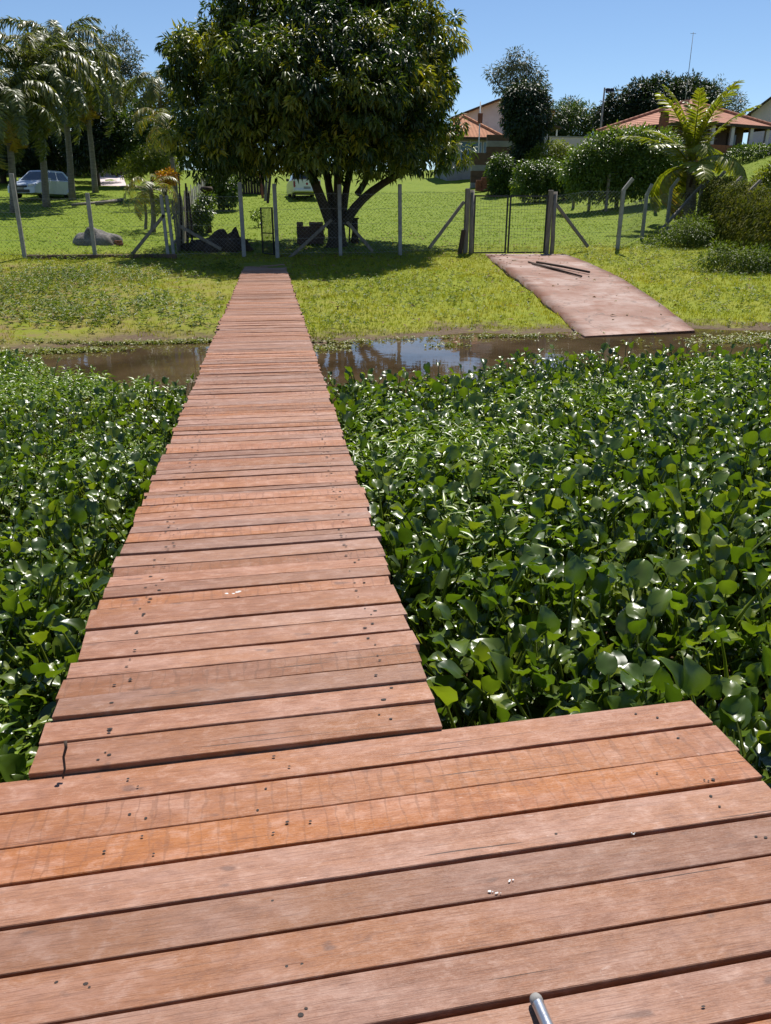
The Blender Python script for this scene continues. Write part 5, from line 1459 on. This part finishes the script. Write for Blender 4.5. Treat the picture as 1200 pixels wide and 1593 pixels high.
for a, e in (((-hw, 0), (-hw + 2.2, 3)), ((hw, 0), (hw - 2.6, 3))):
    MB().tube([(a[0], a[1], zE2 + .04), (e[0], e[1], zR2 + .05)], .12, 6).obj('hip_tiles', TILE_O, ro)
for k in range(4):
    x = -hw + 1.9 + k * .95
    f_ = MB().box((x, .46, zE2 - 1.05), (.85, .1, 1.5)).obj('window', WHITE, an)
    MB().box((x, .40, zE2 - 1.05), (.75, .05, 1.4)).obj('pane', BLUEGL, f_)
# brown masonry wall in front of the annex, with courses
YW = 60.0
x0_, x1_ = at(733, 260, YW)[0], at(800, 260, YW)[0]; ztop = at(765, 216, YW)[2]
bwall = empty('brown_wall', ((x0_ + x1_) / 2, YW, g((x0_ + x1_) / 2, YW) - .2), 'stepped brown masonry wall in front of the orange-roofed annex', 'wall')
bl = Vector(bwall.location); hh = ztop - bl.z
for k, (a, c, t) in enumerate(((x0_, x0_ + 1.1, .68), (x0_ + 1.1, x1_, 1.0))):
    z = 0.0
    while z < hh * t - .02:
        MB().box(((a + c) / 2 - bl.x, .012 * ((int(z / .4)) % 2), z + .2), (c - a, .25, .392), None, .006).obj('course', DARKBR if (int(z / .4) % 3) else GREYPL, bwall); z += .4
# stack of red bricks in front of the brown wall
bs = at(757, 292, 56); zb_ = g(bs[0], 56)
stk = empty('brick_stack', (bs[0], 56, zb_), 'low stack of red bricks on the lawn by the brown wall', 'brick stack')
blk2 = MB().box((0, 0, 0), (.36, .28, .17), None, .01).mesh('block'); blk2.materials.append(BRICK)
rr = random.Random(12)
for lv in range(5):
    for q in range(4):
        if lv == 4 and q in (0, 3): continue
        link_mesh('block', blk2, None, stk, (-.57 + .38 * q + rr.uniform(-.02, .02), rr.uniform(-.02, .02), .085 + lv * .175), (0, 0, rr.uniform(-.05, .05)))
# veranda frame beside the creeper tree
v0 = at(846, 240, 68); vz = g(v0[0], 68)
vr = empty('porch', (v0[0], 68, vz), 'small porch with white posts right of the creeper tree', 'porch')
zt_ = at(846, 195, 68)[2] - vz
for dx in (0, 1.0): MB().beam((dx, 0, -.2), (dx, 0, zt_ - .3 * dx), .1, .1, (0, 1, 0)).obj('post', WHITE, vr)
MB().box((.4, 1.2, zt_ + .02), (1.9, 3.0, .12), Matrix.Rotation(R(14), 3, 'Y')).obj('roof', DARKWOOD, vr)
MB().box((-.6, 2.2, zt_ / 2 - .1), (1.6, .1, zt_ - .3)).obj('wall', BLUEGL, vr)
# boundary wall
xw0, xw1 = at(855, 225, 64)[0], at(965, 225, 64)[0]; zt2 = at(900, 214, 64)[2]; zbw = g((xw0 + xw1) / 2, 64)
bw = empty('boundary_wall', ((xw0 + xw1) / 2, 64, zbw), 'plain pinkish boundary wall behind the leafy hedge', 'wall')
MB().box((0, 0, (zt2 - zbw) / 2 - .5), (xw1 - xw0, .2, zt2 - zbw + 1.0)).obj('panel', PINK, bw)
MB().box((0, 0, zt2 - zbw + .03), (xw1 - xw0 + .1, .3, .08)).obj('coping', CONC, bw)
# house at the right edge of the frame
gable_house('gabled_house', 'pale gabled house with dark eave at the right edge', 1178, 1330, 1252, 98, 168, 58, 8, PINK, DARKBR, .7)
# low house on the far left
YH = 72.0
xl0, xl1 = at(-40, 260, YH)[0], at(190, 260, YH)[0]; zt3 = at(100, 232, YH)[2]; zb3 = g((xl0 + xl1) / 2, YH) - .3
lh = empty('low_house', ((xl0 + xl1) / 2, YH, zb3), 'low shaded house behind the palms on the left', 'house')
hw = (xl1 - xl0) / 2; hh = zt3 - zb3
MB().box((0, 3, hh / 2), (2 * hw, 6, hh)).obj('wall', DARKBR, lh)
ro = MB().box((0, 2.3, hh + .12), (2 * hw + 1, 8, .14), Matrix.Rotation(R(5), 3, 'X')).obj('roof', TILE_R, lh)
for px, w_, m_, nm in ((85, 1.9, GREYPL, 'garage_door'), (118, 1.0, DARKWOOD, 'door'), (158, 1.4, PINK, 'wall_panel'), (20, 1.6, GREYPL, 'wall_panel')):
    x = at(px, 260, YH)[0] - lh.location.x
    MB().box((x, -.04, hh * .42), (w_, .1, hh * .84)).obj(nm, m_, lh)
for px in (60, 105, 150, 185):
    x = at(px, 260, YH)[0] - lh.location.x
    MB().beam((x, -1.3, -.3), (x, -1.3, hh + .0), .18, .18, (0, 1, 0)).obj('post', DARKWOOD, lh)
# garden wall continuing right, and a paved drive
xa_, xb_ = at(160, 260, 80)[0], at(262, 260, 80)[0]; za_ = g((xa_ + xb_) / 2, 80)
gwl = empty('garden_wall', ((xa_ + xb_) / 2, 80, za_), 'dusky pink garden wall at the end of the drive', 'wall')
zt4 = at(190, 240, 80)[2] - za_
MB().box((0, 0, zt4 / 2 - .5), (xb_ - xa_, .2, zt4 + 1)).obj('panel', PINK, gwl)
MB().box((0, 0, zt4 + .03), (xb_ - xa_ + .1, .3, .07)).obj('coping', CONC, gwl)
dv = MB(); vs = []
for t in np.linspace(0, 1, 9):
    yv = 62 + 16 * t
    for px in (150 - 12 * t, 196 - 6 * t):
        x = at(px, 280, yv)[0]; vs.append((x, yv, g(x, yv) + .03))
dv.add(vs, [(2*i, 2*i+1, 2*i+3, 2*i+2) for i in range(8)])
tag(dv.obj('driveway', PINK), kind='structure')

# poles
a = at(744, 255, 62); zb_ = g(a[0], 62)
sp = empty('sign_pole', (a[0], 62, zb_), 'thin white pole with a small red box by the orange roof', 'pole')
zt_ = at(742, 158, 62)[2] - zb_
MB().tube([(0, 0, -.2), (0, 0, zt_)], .045, 7).obj('shaft', WHITE, sp, True)
zb2 = at(743, 184, 62)[2] - zb_
MB().box((0, -.08, zb2), (.34, .12, .66), None, .01).obj('box', BRICK, sp)
a = at(931, 230, 58); zb_ = g(a[0], 58)
fl = empty('floodlight_pole', (a[0], 58, zb_), 'tall grey floodlight pole behind the leafy hedge', 'lamp post')
zt_ = at(934, 136, 58)[2] - zb_
MB().tube([(0, 0, -.2), (.05, 0, zt_ * .5), (.07, 0, zt_)], [.09, .08, .06], 8).obj('shaft', CONC, fl, True)
MB().beam((.07, 0, zt_ - .1), (.7, 0, zt_ - .12), .05, .05).obj('arm', IRON, fl)
for dx in (.28, .58):
    lamp = MB().box((dx, -.1, zt_ - .2), (.26, .22, .26), Matrix.Rotation(R(-25), 3, 'X'), .02).obj('floodlight', IRON, fl)
    MB().box((dx, -.215, zt_ - .25), (.2, .02, .2), Matrix.Rotation(R(-25), 3, 'X')).obj('lens', CLEARL, lamp)
a = at(1073, 120, 70); zb_ = g(a[0], 70); zt_ = at(1079, 50, 70)[2] - zb_
am = empty('antenna_mast', (a[0], 70, zb_), 'very thin antenna mast above the dark tree', 'antenna')
xt = at(1079, 50, 70)[0] - a[0]
MB().tube([(-.1, 0, 0), (xt, 0, zt_)], [.05, .022], 6).obj('mast', CONC, am, True)
MB().beam((xt - .25, 0, zt_ - .1), (xt + .25, 0, zt_ - .1), .025, .025).obj('crossbar', CONC, am)

# ------------------------------------------------------------------ vehicles
def loft_x(prof, W, zin=.05):
    """side profile (y,z) lofted across the width, rounded towards the sides"""
    mb = MB(); n = len(prof); st = [(-1, .90), (-.97, .96), (-.86, 1.0), (.86, 1.0), (.97, .96), (1, .90)]
    cy_ = sum(p[0] for p in prof) / n; cz_ = sum(p[1] for p in prof) / n
    for (s, k) in st:
        for (yv, z) in prof:
            mb.v.append((s * W / 2, cy_ + (yv - cy_) * (1 - (1 - k) * .35), cz_ + (z - cz_) * k))
    for i in range(len(st) - 1):
        for j in range(n):
            q = (j + 1) % n; mb.f.append((i*n + j, i*n + q, (i+1)*n + q, (i+1)*n + j))
    mb.f.append(tuple(range(n-1, -1, -1))); mb.f.append(tuple((len(st)-1)*n + j for j in range(n)))
    return mb
def cabin(y0, y1, r0, r1, zb, zt, W, Wt):
    """belt rectangle to smaller roof rectangle; gives (mesh, side quads)"""
    b_ = [(-W/2, y0, zb), (W/2, y0, zb), (W/2, y1, zb), (-W/2, y1, zb)]
    t_ = [(-Wt/2, r0, zt), (Wt/2, r0, zt), (Wt/2, r1, zt), (-Wt/2, r1, zt)]
    c_ = [(x * .9, (y - (r0 + r1) / 2) * .86 + (r0 + r1) / 2, zt + .05) for x, y, _ in t_]
    mb = MB().add(b_ + t_ + c_, [(3, 2, 1, 0), (8, 9, 10, 11)] + [(i, (i+1) % 4, (i+1) % 4 + 4, i + 4) for i in range(4)] + [(i + 4, (i+1) % 4 + 4, (i+1) % 4 + 8, i + 8) for i in range(4)])
    return mb, b_, t_
def glass_quad(b_, t_, i, j, s0, s1, z0, z1, off=.012):
    A_, B_, C_, D_ = (Vector(b_[i]), Vector(b_[j]), Vector(t_[j]), Vector(t_[i]))
    def pt(s, z): return (A_.lerp(B_, s)).lerp(D_.lerp(C_, s), z)
    n_ = (B_ - A_).cross(D_ - A_).normalized()
    P = [pt(s0, z0), pt(s1, z0), pt(s1, z1), pt(s0, z1)]
    mb = MB(); mb.add([p + n_ * off for p in P] + [p - n_ * .01 for p in P], [(0, 1, 2, 3), (7, 6, 5, 4), (0, 4, 5, 1), (1, 5, 6, 2), (2, 6, 7, 3), (3, 7, 4, 0)])
    return mb
def wheel(parent, x, y, r=.32, w=.2):
    s = 1 if x > 0 else -1
    t = MB().tube([(x - w/2 * s, y, r), (x - w/2 * s * .8, y, r), (x + w/2 * s * .8, y, r), (x + w/2 * s, y, r)], [r * .9, r, r, r * .9], 18).obj('wheel', TYRE, parent, True)
    MB().tube([(x + w/2 * s * .9, y, r), (x + w/2 * s + .012 * s, y, r), (x + w/2 * s + .016 * s, y, r)], [r * .66, r * .64, r * .2], 14).obj('rim', STEEL, t, True)
def hatchback(name, label, loc, rz, paint):
    c = empty(name, loc, label, 'car', None, rz)
    prof = [(-2.05, .28), (-1.98, .62), (-1.9, .95), (-.9, .98), (.75, .96), (1.35, .88), (1.85, .74), (2.02, .56), (2.04, .26), (1.3, .2), (-1.3, .2)]
    loft_x(prof, 1.74).obj('body', paint, c)
    mb, b_, t_ = cabin(-1.92, 1.0, -1.35, .2, .93, 1.46, 1.58, 1.2)
    cb = mb.obj('cabin', paint, c)
    glass_quad(b_, t_, 2, 3, .06, .94, .08, .94).obj('windscreen', GLASS, c)
    glass_quad(b_, t_, 0, 1, .08, .92, .15, .9).obj('rear_window', GLASS, c)
    for (i, j) in ((1, 2), (3, 0)):
        glass_quad(b_, t_, i, j, .08, .46, .12, .88).obj('side_window', GLASS, c)
        glass_quad(b_, t_, i, j, .50, .88, .12, .88).obj('side_window', GLASS, c)
    for x in (-.76, .76):
        for yv in (-1.25, 1.28): wheel(c, x, yv)
        MB().box((x * .82, 1.93, .66), (.36, .14, .15), Matrix.Rotation(-x * .25, 3, 'Z'), .03).obj('headlight', CLEARL, c)
        MB().box((x * .9, -1.98, .8), (.22, .08, .24), None, .02).obj('tail_light', REDLAMP, c)
        MB().box((x * 1.22, .62, 1.02), (.2, .1, .13), None, .03).obj('mirror', paint, c)
        MB().box((x * 1.145, -.1, .78), (.03, .18, .035)).obj('door_handle', paint, c)
    MB().box((0, 2.0, .6), (.78, .08, .12), None, .02).obj('grille', IRON, c)
    MB().box((0, 2.035, .36), (1.1, .05, .16), None, .02).obj('air_intake', IRON, c)
    MB().box((0, 2.05, .5), (.4, .02, .12)).obj('number_plate', CONC, c)
    return c
a = at(68, 303, 51); hatchback('parked_car', 'silver hatchback parked under the palms', (a[0], 51, g(a[0], 51) + .02), R(160), CARSIL)
def pickup(name, label, loc, rz, paint):
    c = empty(name, loc, label, 'car', None, rz)
    prof = [(-2.2, .34), (-2.2, 1.02), (-.55, 1.02), (.9, 1.0), (1.5, .92), (1.95, .8), (2.1, .55), (2.1, .3), (1.3, .24), (-1.4, .24)]
    loft_x(prof, 1.66).obj('body', paint, c)
    mb, b_, t_ = cabin(-.6, 1.15, -.35, .35, .98, 1.5, 1.5, 1.16)
    mb.obj('cabin', paint, c)
    glass_quad(b_, t_, 0, 1, .06, .94, .1, .95).obj('rear_window', GLASS, c)
    glass_quad(b_, t_, 2, 3, .06, .94, .1, .95).obj('windscreen', GLASS, c)
    for (i, j) in ((1, 2), (3, 0)): glass_quad(b_, t_, i, j, .1, .85, .1, .9).obj('side_window', GLASS, c)
    MB().box((0, -1.35, 1.05), (1.42, 1.5, .05), None, .01).obj('load_cover', TYRE, c)
    MB().box((0, -2.17, .74), (.98, .05, .44), None, .02).obj('tailgate_panel', IRON, c)
    MB().tube([(0, -2.185, .78), (0, -2.205, .78)], .07, 10).obj('badge', REDLAMP, c)
    MB().box((0, -2.24, .42), (1.5, .14, .14), None, .03).obj('bumper', paint, c)
    MB().box((0, -2.19, .57), (.4, .05, .12)).obj('number_plate', CONC, c)
    for x in (-.72, .72):
        MB().box((x, -2.17, .76), (.16, .06, .36), None, .02).obj('tail_light', paint if False else REDLAMP, c)
        for yv in (-1.3, 1.3): wheel(c, x, yv)
        MB().box((x * 1.2, .7, 1.08), (.18, .1, .16), None, .03).obj('mirror', TYRE, c)
        MB().tube([(x * .9, -.5, 1.5), (x * .9, -.3, 1.62), (x * .9, .3, 1.62)], .025, 6).obj('roof_rail', IRON, c)
    return c
a = at(472, 306, 52); pickup('parked_pickup', 'small white pickup seen from behind on the lawn', (a[0], 52, g(a[0], 52) + .02), R(4), CARWHT)

# ------------------------------------------------------------------ fallen leaves on the grass
r_ = np.random.default_rng(88); n_ = 1500
lx = np.concatenate([r_.normal(2, 4, n_ // 2), r_.uniform(-9, 13, n_ - n_ // 2)]); ly = np.concatenate([r_.normal(28, 3, n_ // 2), r_.uniform(14.5, 34, n_ - n_ // 2)])
ok = (gz(lx, ly) > WZ + .05) & ~((lx > WX0) & (lx < WX1) & (ly < 25.6)); lx, ly = lx[ok], ly[ok]
az = r_.uniform(0, 6.28, len(lx)); d_ = np.stack([np.cos(az), np.sin(az), r_.normal(0, .2, len(lx))], -1)
L_ = r_.uniform(.07, .17, len(lx)); S_ = np.stack([L_ * .34, L_, L_], -1)
LITTER = leaf_mat('dead_leaf', [(.12, .065, .03), (.20, .12, .05), (.28, .19, .09), (.10, .05, .025)], rough=.7, trans=.1, spec=.2)
zl_ = np.where(on_ramp(lx, ly), ramp_z(ly) + .012, gz(lx, ly) + .05)
Vv, Ff, Tt = spread_template(*LANCE, np.stack([lx, ly, zl_], -1), frames(d_, np.array([0, 0, 1.0]) + r_.normal(0, .3, (len(lx), 3))), S_, r_.random(len(lx)))
tag(link_mesh('leaf_litter', np_mesh('leaf_litter', Vv, Ff, Tt), LITTER), 'brown fallen leaves scattered over the grass', 'leaves', kind='stuff')
